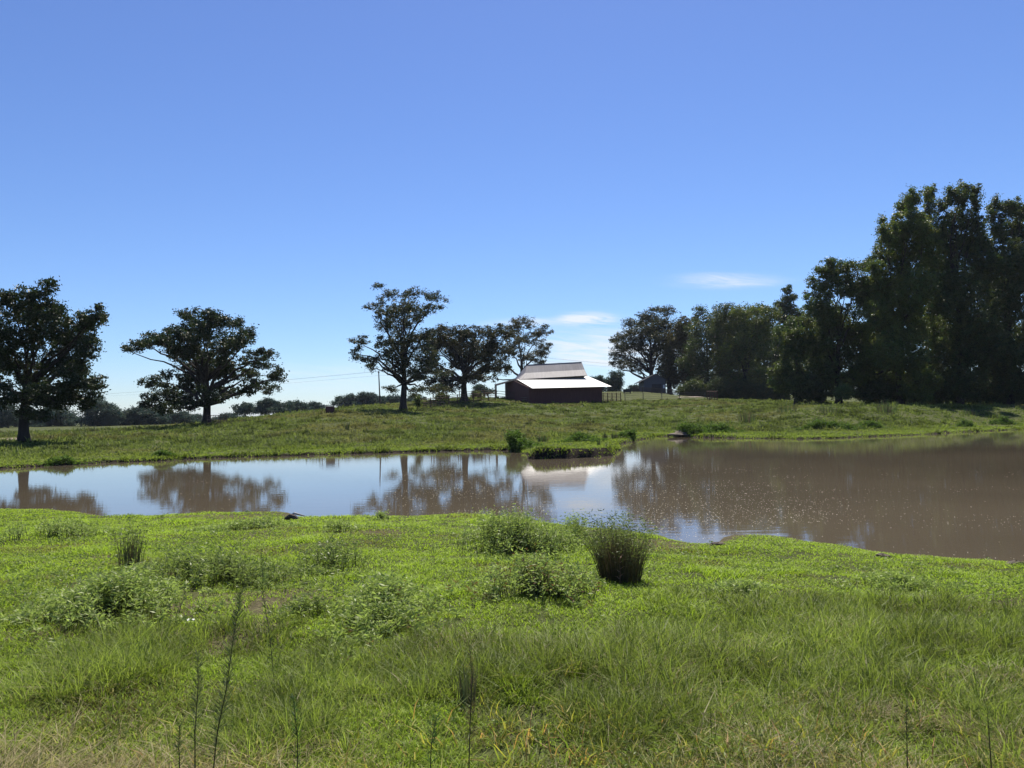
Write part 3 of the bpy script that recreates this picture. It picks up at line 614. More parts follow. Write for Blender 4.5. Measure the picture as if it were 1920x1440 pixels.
# ------------------------------------------------------------------ fences
def fence(name, label, pts, h, nrail, mat, postr=.06, railr=.03, cat='fence', step=3.0, group=None):
    """posts and rails along ground points"""
    pts = [np.asarray(p, float) for p in pts]
    root = thing(name, label, cat, (*pts[0][:2], float(ground(*pts[0][:2]))), group)
    path = []
    for a, b in zip(pts[:-1], pts[1:]):
        n = max(1, int(round(np.linalg.norm(b[:2] - a[:2]) / step)))
        path += [a + (b - a) * k / n for k in range(n)]
    path.append(pts[-1]); path = np.array(path)
    path[:, 2] = ground(path[:, 0], path[:, 1])
    for p in path:
        pb = MB(); hh = h + .12
        pb.tube([p + np.array([0, 0, -.3]), p + np.array([0, 0, hh * .5]), p + np.array([0, 0, hh])], [postr, postr, postr * .95], 7)
        pb.tube([p + np.array([0, 0, hh]), p + np.array([0, 0, hh + .02])], [postr * 1.05, .01], 7)
        pb.build('post', mat, root, loc=root.location)
    for k in range(nrail):
        rb = MB(); z = h * (k + 1) / nrail - .03
        rb.tube(path + np.array([0, -postr, z]), railr, 5); rb.build('rail', mat, root, loc=root.location)
    return root
fence('pipe_fence', 'long dark pipe fence between the tall pecan and the barn', [P(790, 765, 125), P(858, 760, 134), P(929, 755, 146)], 1.55, 5, MAT['rust'], .085, .04, step=2.6)
fence('pipe_fence', 'upper pipe fence in front of the round pecan, behind the longer fence', [P(812, 752, 146), P(930, 745, 160)], 1.5, 3, MAT['rust'], .08, .04, step=4)
fence('rail_fence', 'close set rail panel touching the right end of the barn', [P(1131, 754, 150), P(1164, 752, 155)], 1.75, 6, MAT['rust'], .09, .05, step=1.8)
fence('wire_fence', 'thin post fence crossing the field between barn and wood', [P(1172, 751, 158), P(1206, 750, 160), P(1241, 750, 160), P(1274, 750, 160), P(1322, 750, 160)], 1.5, 4, MAT['pipe'], .075, .022, step=3.6)
fence('board_fence', 'short brown board fence at the left edge of the wood', [P(1326, 751, 150), P(1345, 752, 146)], 1.8, 5, MAT['rust'], .09, .07, step=1.0)
fence('board_fence', 'dark board fence in front of the small grey house', [P(1187, 738, 196), P(1292, 738, 196)], 1.3, 5, MAT['wood_dark'], .09, .09, step=2.4)

# ------------------------------------------------------------------ small house
hb_ = on_ground(1228, 736, 206); house = thing('house', 'small grey gabled house under the fan shaped pecan', 'house', hb_)
s_ = 206 / FPX
hw = 2.95; hl = 8.0; hh = 3.5; ap = 5.0
wbm = MB()
def hp(x, y, z): return hb_ + np.array([x, y, z])
ring = [hp(-hw, 0, -.3), hp(hw, 0, -.3), hp(hw, 0, hh), hp(.3, 0, ap), hp(-hw, 0, hh)]
wbm.hexa(np.array(ring), np.array(ring) + np.array([0, hl, 0])); wbm.build('wall', MAT['siding'], house, loc=house.location)
rf = MB()
sheet(rf, hp(hw + .3, -.4, hh - .05), hp(hw + .3, hl + .4, hh - .05), hp(.3, hl + .4, ap + .12), hp(.3, -.4, ap + .12), .08)
sheet(rf, hp(-hw - 1.4, -.4, hh - .75), hp(-hw - 1.4, hl + .4, hh - .75), hp(.3, hl + .4, ap + .12), hp(.3, -.4, ap + .12), .08)
rf.build('roof', MAT['shingle'], house, loc=house.location)
for y in (.2, 4, 7.6):
    pb = MB(); pb.box(hp(-hw - 1.25, y, 1.2), (.14, .14, 3.0)); pb.build('porch_post', MAT['wood_dark'], house, loc=house.location)
db = MB(); db.box(hp(.5, -.02, 1.1), (2.6, .06, 2.4)); dr = db.build('door', MAT['dark'], house, loc=house.location)
db = MB()
for z in (.5, 1.1, 1.7): db.box(hp(.5, -.06, z), (2.5, .03, .04))
db.build('door_panel', MAT['siding'], dr, loc=house.location)
db = MB(); db.box(hp(2.45, -.03, 1.6), (.4, .05, .9)); db.build('corner_board', MAT['white'], house, loc=house.location)
# trough
tp = on_ground(1176, 738, 190); tro = thing('water_trough', 'dark water trough in the field left of the small house', 'trough', tp)
tb_ = MB(); tb_.box(tp + np.array([0, 0, .62]), (1.9, .9, .75)); tb_.build('tank', MAT['dark'], tro, loc=tro.location)
tb_ = MB(); tb_.box(tp + np.array([0, 0, 1.02]), (2.05, 1.0, .05)); tb_.build('rim', MAT['siding'], tro, loc=tro.location)
for x in (-.75, .75):
    tb_ = MB(); tb_.box(tp + np.array([x, 0, .1]), (.14, .7, .35)); tb_.build('leg', MAT['dark'], tro, loc=tro.location)
# trailer
tp = on_ground(1279, 741, 192); tra = thing('farm_trailer', 'flat dark farm trailer parked right of the small house', 'trailer', tp)
tb_ = MB(); tb_.box(tp + np.array([0, 0, .9]), (3.6, 1.8, .18)); tb_.box(tp + np.array([-.6, 0, 1.13]), (2.0, 1.6, .28)); tb_.build('deck', MAT['pipe'], tra, loc=tra.location)
for x in (-.5, .5):
    tb_ = MB(); th = np.linspace(0, 2 * math.pi, 15)[:-1]
    ringp = np.array([tp + np.array([x + .4 * math.cos(a), -1.05, .4 + .4 * math.sin(a)]) for a in th]); tb_.hexa(ringp, ringp + np.array([0, .2, 0])); tb_.build('wheel', MAT['dark'], tra, loc=tra.location)
# hay shelter on the crest
tp = on_ground(619, 774, 103); sh = thing('hay_shelter', 'little dark red box shelter with overhanging flat roof on the crest', 'shelter', tp)
k_ = MB(); k_.box(tp + np.array([0, 0, .45]), (1.0, .9, 1.1)); k_.build('box', MAT['barn_wall'], sh, loc=sh.location)
k_ = MB(); a = tp + np.array([-1.4, -.6, 1.03]); k_.hexa(np.array([a, a + [2.6, 0, .08], a + [2.6, 1.3, .08], a + [0, 1.3, 0]]), np.array([a, a + [2.6, 0, .08], a + [2.6, 1.3, .08], a + [0, 1.3, 0]]) + [0, 0, .07]); k_.build('roof', MAT['siding'], sh, loc=sh.location)
for x in (-1.2, 1.0):
    k_ = MB(); k_.box(tp + np.array([x, .4, .4]), (.07, .07, 1.3)); k_.build('post', MAT['wood_dark'], sh, loc=sh.location)
# hay ring by the lone oak
tp = on_ground(407, 803, 94); hr = thing('hay_ring', 'rusty round hay feeder beside the lone oak trunk', 'hay feeder', tp)
th = np.linspace(0, 2 * math.pi, 25); ringp = np.stack([tp[0] + 1.15 * np.cos(th), tp[1] + 1.15 * np.sin(th), np.full(25, tp[2])], 1)
for z, nm in ((.12, 'lower_hoop'), (.5, 'middle_hoop'), (1.05, 'upper_hoop')):
    k_ = MB(); k_.tube(ringp + [0, 0, z], .035, 5); k_.build(nm, MAT['rust'], hr, loc=hr.location)
for a in range(0, 24, 2):
    k_ = MB(); k_.tube([ringp[a] + [0, 0, .0], ringp[a] + [0, 0, 1.1]], .028, 5); k_.build('bar', MAT['rust'], hr, loc=hr.location)
k_ = MB(); r = rng(5); cc = tp + np.stack([r.normal(size=500) * .45, r.normal(size=500) * .45, np.abs(r.normal(size=500)) * .18], 1); add_leaves(k_, cc, .25, .03, r.normal(size=(500, 3)) * [1, 1, .3], r, np.array([.10, .075, .04]))
tag(k_.build('hay', MAT['stem'], hr, loc=hr.location), kind='stuff')

# ------------------------------------------------------------------ power line
poles = [(60, 800, 380, 746), (713, 760, 158, 699), (985, 745, 185, 668), (1345, 745, 230, 690)]
tops = []
plabs = ['leaning utility pole far off by the left frame edge', 'thin utility pole standing left of the tall pecan', 'utility pole hidden among the pecan branches behind the barn', 'utility pole among the left trees of the wood']
for i, (px, pb_, d, pt) in enumerate(poles):
    b_ = on_ground(px, pb_, d, .2); t_ = P(px - 3, pt, d)
    ro = thing('utility_pole', plabs[i], 'utility pole', b_, 'poles of the power line')
    k_ = MB(); k_.tube([b_, (b_ + t_) / 2, t_ + [0, 0, .3]], [.15, .13, .10], 8); k_.build('pole', MAT['wood_dark'], ro, loc=ro.location)
    k_ = MB(); k_.box(t_ + np.array([0, 0, .05]), (.12, 1.6, .12)); k_.build('crossarm', MAT['wood_dark'], ro, loc=ro.location)
    for y in (-.7, .7):
        k_ = MB(); k_.tube([t_ + np.array([0, y, .1]), t_ + np.array([0, y, .3])], [.05, .03], 6); k_.build('insulator', MAT['siding'], ro, loc=ro.location)
    tops.append(t_)
n_ = 0
for a, b in zip(tops[:-1], tops[1:]):
    for y, z in ((-.7, .3), (.7, .3), (.1, -.55)):
        t = np.linspace(0, 1, 24)[:, None]; pth = a + (b - a) * t + np.array([0, y, z]); pth[:, 2] -= (4 * t * (1 - t)).ravel() * .9
        k_ = MB(); k_.tube(pth, .012, 4); o = k_.build('power_cable', MAT['wire'])
        span = ['left of the tall pecan', 'over the round pecan and the barn', 'right of the barn roof'][n_ // 3]
        tag(o, '%s power cable of the span %s' % (['nearer upper', 'farther upper', 'lowest'][n_ % 3], span), 'cable', 'cables of the power line'); n_ += 1

# ------------------------------------------------------------------ dirt track on the left
tk = MB(); ctr = [P(-200, 838, 54), P(0, 826, 70), P(150, 815, 92), P(300, 805, 132), P(345, 801, 170)]
pa = []
for a, b in zip(ctr[:-1], ctr[1:]): pa += [a + (b - a) * k / 40 for k in range(40)]
pa = np.array(pa + [ctr[-1]]); tg = np.gradient(pa[:, :2], axis=0); nn = unit(np.stack([-tg[:, 1], tg[:, 0]], 1))
offs = np.linspace(-1.3, 1.3, 7); v = pa[:, None, :2] + nn[:, None] * offs[None, :, None]
z = ground(v[..., 0], v[..., 1]) + .05
vv = np.dstack([v, z]).reshape(-1, 3); n = len(pa); i, j = np.meshgrid(np.arange(6), np.arange(n - 1)); k = (j * 7 + i).ravel()
tk.add(vv, np.stack([k, k + 1, k + 8, k + 7], 1))
tag(tk.build('dirt_track', MAT['dirt']), 'pale dirt track crossing the far left field', kind='structure')
tk = MB(); ctr = [P(1272, 745, 172), P(1300, 741.5, 178), P(1330, 739, 186)]; pa = np.array([ctr[0] + (ctr[1] - ctr[0]) * k / 12 for k in range(12)] + [ctr[1] + (ctr[2] - ctr[1]) * k / 12 for k in range(13)])
v = pa[:, None] + np.array([0, 1, 0])[None, None] * np.linspace(-1.5, 1.5, 5)[None, :, None]; v[..., 2] = ground(v[..., 0], v[..., 1]) + .06
i, j = np.meshgrid(np.arange(4), np.arange(len(pa) - 1)); k = (j * 5 + i).ravel(); tk.add(v.reshape(-1, 3), np.stack([k, k + 1, k + 6, k + 5], 1))
tag(tk.build('driveway', MAT['dirt']), 'pale gravel drive near the small house', kind='structure')

# ------------------------------------------------------------------ grass
def blades(mb, p, h, wd, az, lean, col, r, curl=.5):
    n = len(p); hx = np.stack([np.cos(az), np.sin(az), np.zeros(n)], 1)
    a2 = az + 1.57 + r.normal(size=n) * .7; sd = np.stack([np.cos(a2), np.sin(a2), np.zeros(n)], 1)
    h = np.broadcast_to(h, (n,)); wd = np.broadcast_to(wd, (n,))[:, None]
    def pt(t): return p + hx * (h * lean * (t ** 1.6))[:, None] + np.array([0, 0, 1.0]) * (h * (t - curl * np.minimum(lean, 1.2) * .55 * t * t))[:, None]
    t5 = np.full(n, .52); m = pt(t5); tp = pt(np.full(n, 1.0))
    V = np.stack([p - sd * wd * .5, p + sd * wd * .5, m - sd * wd * .42, m + sd * wd * .42, tp], 1).reshape(-1, 3)
    b = np.arange(n)[:, None] * 5
    F = np.concatenate([b + np.array([[0, 1, 3]]), b + np.array([[0, 3, 2]]), b + np.array([[2, 3, 4]])])
    mb.add(V, F, np.repeat(col, 5, 0))
def wedge(r, n, y0, y1, pw, k=.80, m0=2.5):
    """points in the fan in front of the camera, density falling as 1/y^pw"""
    ys_ = np.linspace(y0, y1, 400); pdf = (k * ys_ + m0) / ys_ ** pw; cdf = np.cumsum(pdf); cdf /= cdf[-1]
    y = np.interp(r.random(n), cdf, ys_); x = (r.random(n) * 2 - 1) * (k * y + m0)
    return x, y
def mixcol(a, b, t): return np.asarray(a) * (1 - t[:, None]) + np.asarray(b) * t[:, None]
def bare(x, y):
    # worn brown patches and the wet margin of the near bank
    return np.maximum(sm(.66, .76, fbm(x, y, 2.4, 66)), sm(.50, .10, land(x, y) - .35 * (fbm(x, y, .9, 67) - .45)))
def pocket(x, y): return sm(.70, .78, vnoise(x, y, .30, 65) * .6 + vnoise(x, y, .9, 64) * .4)
def tall_field(x, y):
    yb = 7.4 + .9 * sm(-1, 4, x) + (fbm(x, y, 2.2, 71) - .5) * 3.0
    return (1 - sm(-.7, .9, y - yb)) * (.22 + .78 * sm(.40, .60, fbm(x, y, 1.5, 72) + .10 * sm(.5, 3, x)))
r = rng(101)
# short mat of bright pasture grass towards the water
mb = MB(); x, y = wedge(r, 640000, 3.0, 24, 1.35); ld = land(x, y); ok = (ld > .03 + .35 * sm(.5, .75, fbm(x, y, 1.2, 70))) & (y < 25); x, y = x[ok], y[ok]
T = tall_field(x, y); cl_ = fbm(x, y, .9, 73); keep = r.random(len(x)) < (1 - .6 * T) * (1 - .62 * bare(x, y)) * (1 - .85 * pocket(x, y)); x, y, T, cl_ = x[keep], y[keep], T[keep], cl_[keep]
z = ground(x, y); n = len(x)
hh_ = (.028 + .035 * r.random(n)) * (1 + 1.3 * sm(.58, .8, cl_)) * (1 + .8 * T) * np.clip(.4 + land(x, y) * .8, .4, 1)
c = mixcol((.225, .310, .030), (.325, .425, .055), r.random(n)); c = c * (.8 + .45 * fbm(x, y, 1.7, 74))[:, None]
br_ = sm(.62, .78, fbm(x, y, 1.3, 75)) * (r.random(n) < .5); c = c * (1 - br_[:, None]) + np.array([.17, .14, .05]) * br_[:, None]
stw = np.maximum(sm(4.9, 3.5, y) * sm(-.5, -1.5, x), .65 * sm(4.6, 3.3, y) * sm(-.1, .9, x)) * (.4 + .8 * fbm(x, y, .7, 68)); st_ = (r.random(n) < .8 * stw)
c = c * (1 - .35 * T[:, None]); c = np.where(st_[:, None], mixcol((.26, .215, .11), (.46, .39, .22), r.random(n)), c); hh_ = hh_ * (1 + .9 * st_)
blades(mb, np.stack([x, y, z - .005], 1), hh_, .0032 + .0008 * y, r.random(n) * 6.283, .5 + r.random(n) * 1.1, c, r)
tag(mb.build('short_grass', MAT['grass']), 'short bright green grass mat on the near bank', kind='stuff')
# taller rough grass near the camera, in tufts
mb = MB(); x, y = wedge(r, 52000, 2.3, 15, 1.4); ok = (land(x, y) > .3); x, y = x[ok], y[ok]
gap_ = sm(.30, .46, fbm(x, y, .42, 69)); T = tall_field(x, y) * (.12 + .88 * gap_); pr = np.maximum(T, .10 * sm(.55, .75, fbm(x, y, 1.0, 77))); keep = r.random(len(x)) < pr; x, y = x[keep], y[keep]
m_ = 15; tx = np.repeat(x, m_); ty = np.repeat(y, m_); n = len(tx)
sz = np.repeat((.65 + .8 * r.random(len(x)) ** 2) * (.5 + .9 * fbm(x, y, 1.1, 78) ** 1.2 * 1.25), m_); th_ = np.repeat(tall_field(x, y), m_)
az = r.random(n) * 6.283; rr = np.abs(r.normal(size=n)) * .035; bx = tx + np.cos(az) * rr; by = ty + np.sin(az) * rr
hgt = (.075 + .20 * r.random(n)) * sz * (.35 + .75 * th_)
dry = sm(.50, .75, fbm(bx, by, 1.6, 79) + .48 * sm(4.7, 3.3, by) * sm(-.5, -1.5, bx) + .22 * sm(5.0, 3.4, by) * sm(-.2, 1., bx) + .04 - .05)
dry = (r.random(n) < .15 + .66 * dry)
c = mixcol((.105, .138, .032), (.255, .305, .065), r.random(n) * .6 + .4 * np.repeat(r.random(len(x)), m_)); c = c * ((.55 + .8 * fbm(bx, by, .9, 80)) * (.45 + 1.05 * fbm(bx, by, .30, 82)))[:, None]; lime = np.exp(-(((bx + 1.15) / .55) ** 2 + ((by - 4.3) / .8) ** 2))[:, None]; c = c * (1 + .55 * lime)
cd = mixcol((.20, .165, .085), (.40, .34, .20), r.random(n)); c = np.where(dry[:, None], cd, c)
blades(mb, np.stack([bx, by, ground(bx, by) - .01], 1), hgt * np.where(dry, .6, 1), .0024 + .0006 * by + .003 * (r.random(n) < .06), az + r.normal(size=n) * .5, .25 + np.abs(r.normal(size=n)) * .55 + .5 * dry, c, r, .7)
tag(mb.build('tall_grass', MAT['grass']), 'rough taller grass with dry straw in the foreground', kind='stuff')
# little broad leaved sprigs all through the mat
mb = MB(); x, y = wedge(r, 24000, 2.6, 22, 1.4); ok = (land(x, y) > .3) & (r.random(len(x)) < .03 + .9 * sm(.53, .70, fbm(x, y, 1.4, 81)) * sm(18, 9, y + x * .3)); x, y = x[ok], y[ok]
m_ = 9; bx = np.repeat(x, m_) + r.normal(size=len(x) * m_) * .035; by = np.repeat(y, m_) + r.normal(size=len(x) * m_) * .035; n = len(bx)
hz2 = np.repeat(.03 + .11 * r.random(len(x)) * sm(.5, .75, fbm(x, y, 1.4, 81)), m_)
pos = np.stack([bx, by, ground(bx, by) + .015 + hz2 * (.3 + .7 * r.random(n))], 1); dr = r.normal(size=(n, 3)); dr[:, 2] = np.abs(dr[:, 2]) * .5
dk_ = np.repeat(r.random(len(x)), m_); c = mixcol((.10, .14, .035), (.28, .34, .09), dk_ * .6 + .4 * r.random(n))
add_leaves(mb, pos, .016 + .002 * by + .016 * r.random(n), .005 + .0009 * by, dr, r, c)
tag(mb.build('ground_weeds', MAT['weed']), 'low broad leaved ground weeds speckling the near bank', kind='stuff')
# broad yellowing grass leaves, low centre and right
mb = MB(); n = 900; x = r.normal(size=n) * 1.25 + 1.0; y = 2.9 + np.abs(r.normal(size=n)) * .9; m_ = 6
tx = np.repeat(x, m_) + r.normal(size=n * m_) * .02; ty = np.repeat(y, m_) + r.normal(size=n * m_) * .02; n = len(tx)
yl = np.repeat(r.random(len(x)), m_); c = mixcol((.16, .22, .035), (.42, .36, .08), np.clip(yl * 1.3 - .2, 0, 1)); c = np.where((r.random(n) < .12)[:, None], np.array([.42, .24, .10]), c)
blades(mb, np.stack([tx, ty, ground(tx, ty) + .02 * r.random(n)], 1), .10 + .14 * r.random(n), .004 + .008 * r.random(n) ** 2, r.random(n) * 6.283, .4 + r.random(n) * .7, c, r, .9)
tag(mb.build('yellowing_grass', MAT['grass']), 'broad yellow green grass leaves along the bottom of the foreground', kind='stuff')
# pasture grass and weeds on the far banks
mb = MB()
yy = 40 * (160 / 40) ** r.random(150000); xx = (r.random(150000) * 2 - 1) * (.78 * yy + 4)
ok = land(xx, yy) > .03; xx, yy = xx[ok], yy[ok]
pt_ = fbm(xx, yy, 6, 91); weed = fbm(xx, yy, 2.0, 92); nr_ = sm(10, 2, land(xx, yy))
keep = r.random(len(xx)) < .35 + .65 * sm(.42, .62, weed); xx, yy, pt_, weed, nr_ = xx[keep], yy[keep], pt_[keep], weed[keep], nr_[keep]
m_ = 9; n = len(xx); big = (r.random(n) < .05) * (1 - nr_ * .6); hb2 = (.08 + .12 * r.random(n) + .45 * big * r.random(n) + .18 * sm(.55, .75, weed)) * (1 - .45 * nr_)
bx = np.repeat(xx, m_) + r.normal(size=n * m_) * .16; by = np.repeat(yy, m_) + r.normal(size=n * m_) * .16
tt = np.repeat(pt_, m_); kk = len(bx)
c = mixcol((.106, .134, .040), (.192, .226, .068), np.clip(np.repeat(r.random(n), m_) * .7 + .3 * r.random(kk), 0, 1))
red = sm(.56, .74, fbm(bx, by, 9, 93) + .06 * r.random(kk)) * .55 * (1 - np.repeat(nr_, m_) * .5); c = c * (1 - red[:, None]) + np.array([.22, .18, .09]) * red[:, None]
c = c * (1 - .45 * np.repeat(sm(.58, .75, weed), m_))[:, None]
grn = np.repeat(nr_, m_)[:, None]; c = c * (1 - .6 * grn) + np.array([.24, .30, .05]) * .65 * grn
blades(mb, np.stack([bx, by, ground(bx, by) - .02], 1), np.repeat(hb2, m_) * (.6 + .8 * r.random(kk)), .035 + .0009 * by, r.random(kk) * 6.283, .2 + r.random(kk) * .6, c, r)
# grass hanging over the far edge of the water
seg = far_px; fp = np.array([PW(*q)[:2] for q in seg]); L_ = np.linalg.norm(np.diff(fp, axis=0), axis=1); cs = np.concatenate([[0], np.cumsum(L_)])
u = r.random(26000) * cs[-1]; bx = np.interp(u, cs, fp[:, 0]) + r.normal(size=26000) * .7; by = np.interp(u, cs, fp[:, 1]) + r.normal(size=26000) * .7
ok = (land(bx, by) > .02) & (land(bx, by) < 1.2); bx, by = bx[ok], by[ok]; kk = len(bx)
c = mixcol((.16, .21, .035), (.27, .33, .060), r.random(kk)); drk = sm(.5, .7, fbm(bx, by, 1.5, 96))[:, None]; c = c * (1 - .5 * drk)
blades(mb, np.stack([bx, by, ground(bx, by) - .02], 1), (.07 + .13 * r.random(kk)) * (1 + drk[:, 0]), .03 + .0007 * by, r.random(kk) * 6.283, .4 + r.random(kk) * .7, c, r)
tag(mb.build('pasture_grass', MAT['pasture']), 'weedy pasture grass over the far bank and hill', kind='stuff')

# ------------------------------------------------------------------ leafy weeds
def leafy(name, label, px, py, rx_px, z_d, depth, h, nst, seed, tint=(.085, .15, .03), tint2=(.15, .23, .05), leafL=.055, cat='weed', group=None, brown=.0, wide=.24, lm='weed'):
    """a patch of upright stems with lance leaves; (px, py) its foot in the photo"""
    r = rng(seed); d = z_d; c0 = P(px, py, d); rx = rx_px * d / FPX
    nst = int(nst * 2.4); a = r.random(nst) * 6.283; q = np.minimum(np.abs(r.normal(size=nst)) * .66 + .03, 1.6)
    q = q * (.62 + .85 * vnoise(np.cos(a) * 1.5 + seed, np.sin(a) * 1.5, .7, seed)); x = c0[0] + np.cos(a) * q * rx * 1.1; y = c0[1] + depth + np.sin(a) * q * depth * 1.2
    ok = r.random(nst) < .10 + .9 * sm(.38, .6, fbm(x, y, .32, seed + 1)); x, y, q = x[ok], y[ok], q[ok]
    ok = land(x, y) > -.1; x, y, q = x[ok], y[ok], q[ok]; n = len(x)
    z = ground(x, y); B = np.array([c0[0], c0[1] + depth, float(ground(c0[0], c0[1] + depth))])
    root = thing(name, label, cat, B, group)
    hs = h * (.5 + .65 * r.random(n)) * (1.12 - .6 * np.clip(q, 0, 1.2) ** 2) * (.55 + .85 * vnoise(x, y, .5, seed + 2) * 1.0); az = r.random(n) * 6.283; ln = .15 + .35 * r.random(n)
    sb = MB(); lb = MB(); p = np.stack([x, y, z], 1)
    blades(sb, p, hs, .004 + .0005 * d, az, ln, np.broadcast_to(np.array([.07, .085, .03]), (n, 3)), r, .2)
    nl = 11; t = (np.arange(nl) + .5) / nl
    tt = np.tile(t, (n, 1)) + r.normal(size=(n, nl)) * .03; tt = np.clip(.36 + .68 * tt, 0, 1.03)
    hx = np.stack([np.cos(az), np.sin(az)], 1)
    pos = np.empty((n, nl, 3)); pos[..., :2] = p[:, None, :2] + hx[:, None] * (hs * ln)[:, None, None] * (tt ** 1.6)[..., None]
    pos[..., 2] = z[:, None] + hs[:, None] * (tt - .2 * ln[:, None] * .55 * tt * tt)
    la = (np.arange(nl) * 2.4)[None] + r.random((n, 1)) * 6.283; el = .35 + r.normal(size=(n, nl)) * .35
    dr = np.stack([np.cos(la) * np.cos(el), np.sin(la) * np.cos(el), np.sin(el)], -1).reshape(-1, 3)
    LL = leafL * (.6 + .8 * r.random(n * nl)); pos = pos.reshape(-1, 3) + dr * LL[:, None] * .5
    cc = mixcol(tint, tint2, np.repeat(r.random(n), nl) * .5 + .5 * r.random(n * nl))
    if brown > 0:
        bm = np.repeat((r.random(n) < brown), nl)[:, None] & (r.random((n * nl, 1)) < .8); cc = np.where(bm, np.array([.16, .085, .045]), cc)
    add_leaves(lb, pos, LL, LL * wide * (.8 + .5 * r.random(len(LL))), dr, r, cc)
    sb.build('stems', MAT['stem'], root, loc=B); lb.build('leaves', MAT[lm], root, loc=B)
    return root
def dist_near(px, py):
    """where the ray through a near-bank pixel meets the ground"""
    z = .4
    for _ in range(12):
        p = PW(px, py, z); z = .5 * z + .5 * float(ground(p[0], p[1]))
    return p[1]
LW = [('large pale leafy weed patch on the shore left of the rush clump', 965, 1050, 104, .9, .66, 900, 0.),
      ('leafy weed patch with rusty stems just left of and nearer than the rush clump', 1015, 1135, 98, .65, .44, 800, .12),
      ('rounded leafy weed clump in the middle of the near bank', 722, 1190, 84, .6, .42, 640, .02),
      ('dark leafy weed clump left of centre with shade under it', 605, 1082, 58, .45, .36, 240, 0.),
      ('long leafy weed band between the small dark rush and the centre', 385, 1105, 140, .6, .36, 760, 0.),
      ('leafy weed strip close to the shore, left of the driftwood', 445, 997, 92, .5, .20, 260, 0.),
      ('leafy weed patch at the left frame edge near the shore', 62, 1018, 82, .7, .36, 320, 0.),
      ('small leafy weed tuft on the shore right of the driftwood', 640, 1000, 40, .4, .24, 90, 0.),
      ('leafy weed clump beside the foot of the small dark rush', 232, 1118, 40, .35, .34, 150, 0.),
      ('low leafy weed spread in the lower left of the near bank', 130, 1190, 150, .8, .30, 700, 0.),
      ('small leafy weed tuft breaking the shoreline left of the large patch', 712, 975, 22, .2, .22, 40, 0.),
      ('leafy green weeds joining the rush clump to the large patch', 1085, 1030, 42, .5, .42, 150, 0.),
      ('faint low leafy weeds on the bright bank right of the rush clump', 1400, 1125, 60, .4, .16, 150, 0.),
      ('faint low leafy weeds near the right frame edge', 1730, 1120, 90, .5, .16, 200, 0.),
      ('small dark leafy weed sprawl below the rounded clump', 560, 1165, 45, .3, .20, 120, 0.)]
for i, (lab, px, py, rx, dep, h, ns, brn) in enumerate(LW):
    dk = .75 if 'dark' in lab else 1.0
    leafy('leafy_weed', lab, px, py, rx, dist_near(px, py), dep, h, ns, 400 + i, tuple(q * dk for q in (.15, .185, .05)), tuple(q * dk for q in (.42, .49, .16)), .052, group='leafy weeds on the near bank', brown=brn)
# far bank bushes
for i, (lab, px, py, d, rx, dep, h, ns) in enumerate((('round leafy bush at the water left of the undercut spit', 955, 844, 50.5, 40, .8, .9, 900), ('pale leafy weeds on top of the grassy spit', 1090, 822, 58, 26, .8, .7, 220),
        ('green bush on the right bank at the water under the olive tree', 1560, 818, 76.5, 40, .7, 1.05, 620), ('second green bush on the right bank waterline, right of the larger one', 1635, 815, 79, 22, .5, .65, 200),
        ('small bush on the water edge below the tall poplars', 1815, 808, 82, 12, .4, .6, 90), ('low bush at the right end of the far bank', 1885, 804, 84, 18, .5, .6, 130), ('leafy bush by the sandy inlet right of the spit', 1185, 822, 66, 20, .6, .7, 180),
        ('leafy mass crowning the dirt mound by the inlet', 1290, 815, 73, 38, 1.0, 1.0, 700), ('bushy green growth right of the dirt mound', 1345, 815, 75, 30, .7, .85, 380), ('low leafy bush on the far left water edge', 300, 862, 48.5, 20, .4, .35, 120),
        ('low leafy bush at the waterline under the left oak', 110, 872, 44.5, 26, .4, .3, 120))):
    leafy('waterside_bush', lab, px, py, rx, d, dep, h, ns, 450 + i, (.06, .10, .022), (.13, .19, .045), .16, cat='bush', group='bushes along the far waterline', wide=.42, lm='bush')

# ------------------------------------------------------------------ rushes and tall weeds
def rush(name, label, px, py, d, rx, h, nst, seed, leafy_top=0, wd=.006, spread=.5, tint=(.018, .024, .012), cat='rush', group=None):
    r = rng(seed); B = P(px, py, d); B[2] = float(ground(B[0], B[1])); root = thing(name, label, cat, B, group)
    a = r.random(nst) * 6.283; q = np.sqrt(r.random(nst)) * rx; p = np.stack([B[0] + np.cos(a) * q, B[1] + np.sin(a) * q, np.zeros(nst)], 1); p[:, 2] = ground(p[:, 0], p[:, 1]) - .02
    sb = MB(); hs = h * (.5 + .52 * r.random(nst) ** .7) * (1 - .22 * (q / rx) ** 2); ln = spread * (q / rx) * (.5 + .7 * r.random(nst)) + .04
    az = a + r.normal(size=nst) * .7
    c = mixcol(tint, tuple(t * 3.2 for t in tint), r.random(nst) ** 1.5); dead = r.random(nst) < .35; c = np.where(dead[:, None], np.array([.13, .095, .06]), c)
    blades(sb, p, hs, wd, az, ln, c, r, .15); sb.build('stems', MAT['stem'], root, loc=B)
    if leafy_top:
        lb = MB(); n = leafy_top; k = r.integers(0, nst, n); t = .80 + .28 * r.random(n)
        pos = p[k].copy(); hx = np.stack([np.cos(az[k]), np.sin(az[k])], 1); pos[:, :2] += hx * (hs[k] * ln[k] * t ** 1.6)[:, None]; pos[:, 2] += hs[k] * t
        pos += r.normal(size=pos.shape) * .035; dr = r.normal(size=(n, 3)); dr[:, 2] = dr[:, 2] * .5 + .3
        add_leaves(lb, pos, .035 + .03 * r.random(n), .009 + .006 * r.random(n), dr, r, mixcol((.08, .10, .03), (.23, .26, .09), r.random(n))); lb.build('leaves', MAT['weed'], root, loc=B)
    return root
dm = dist_near(1162, 1088)
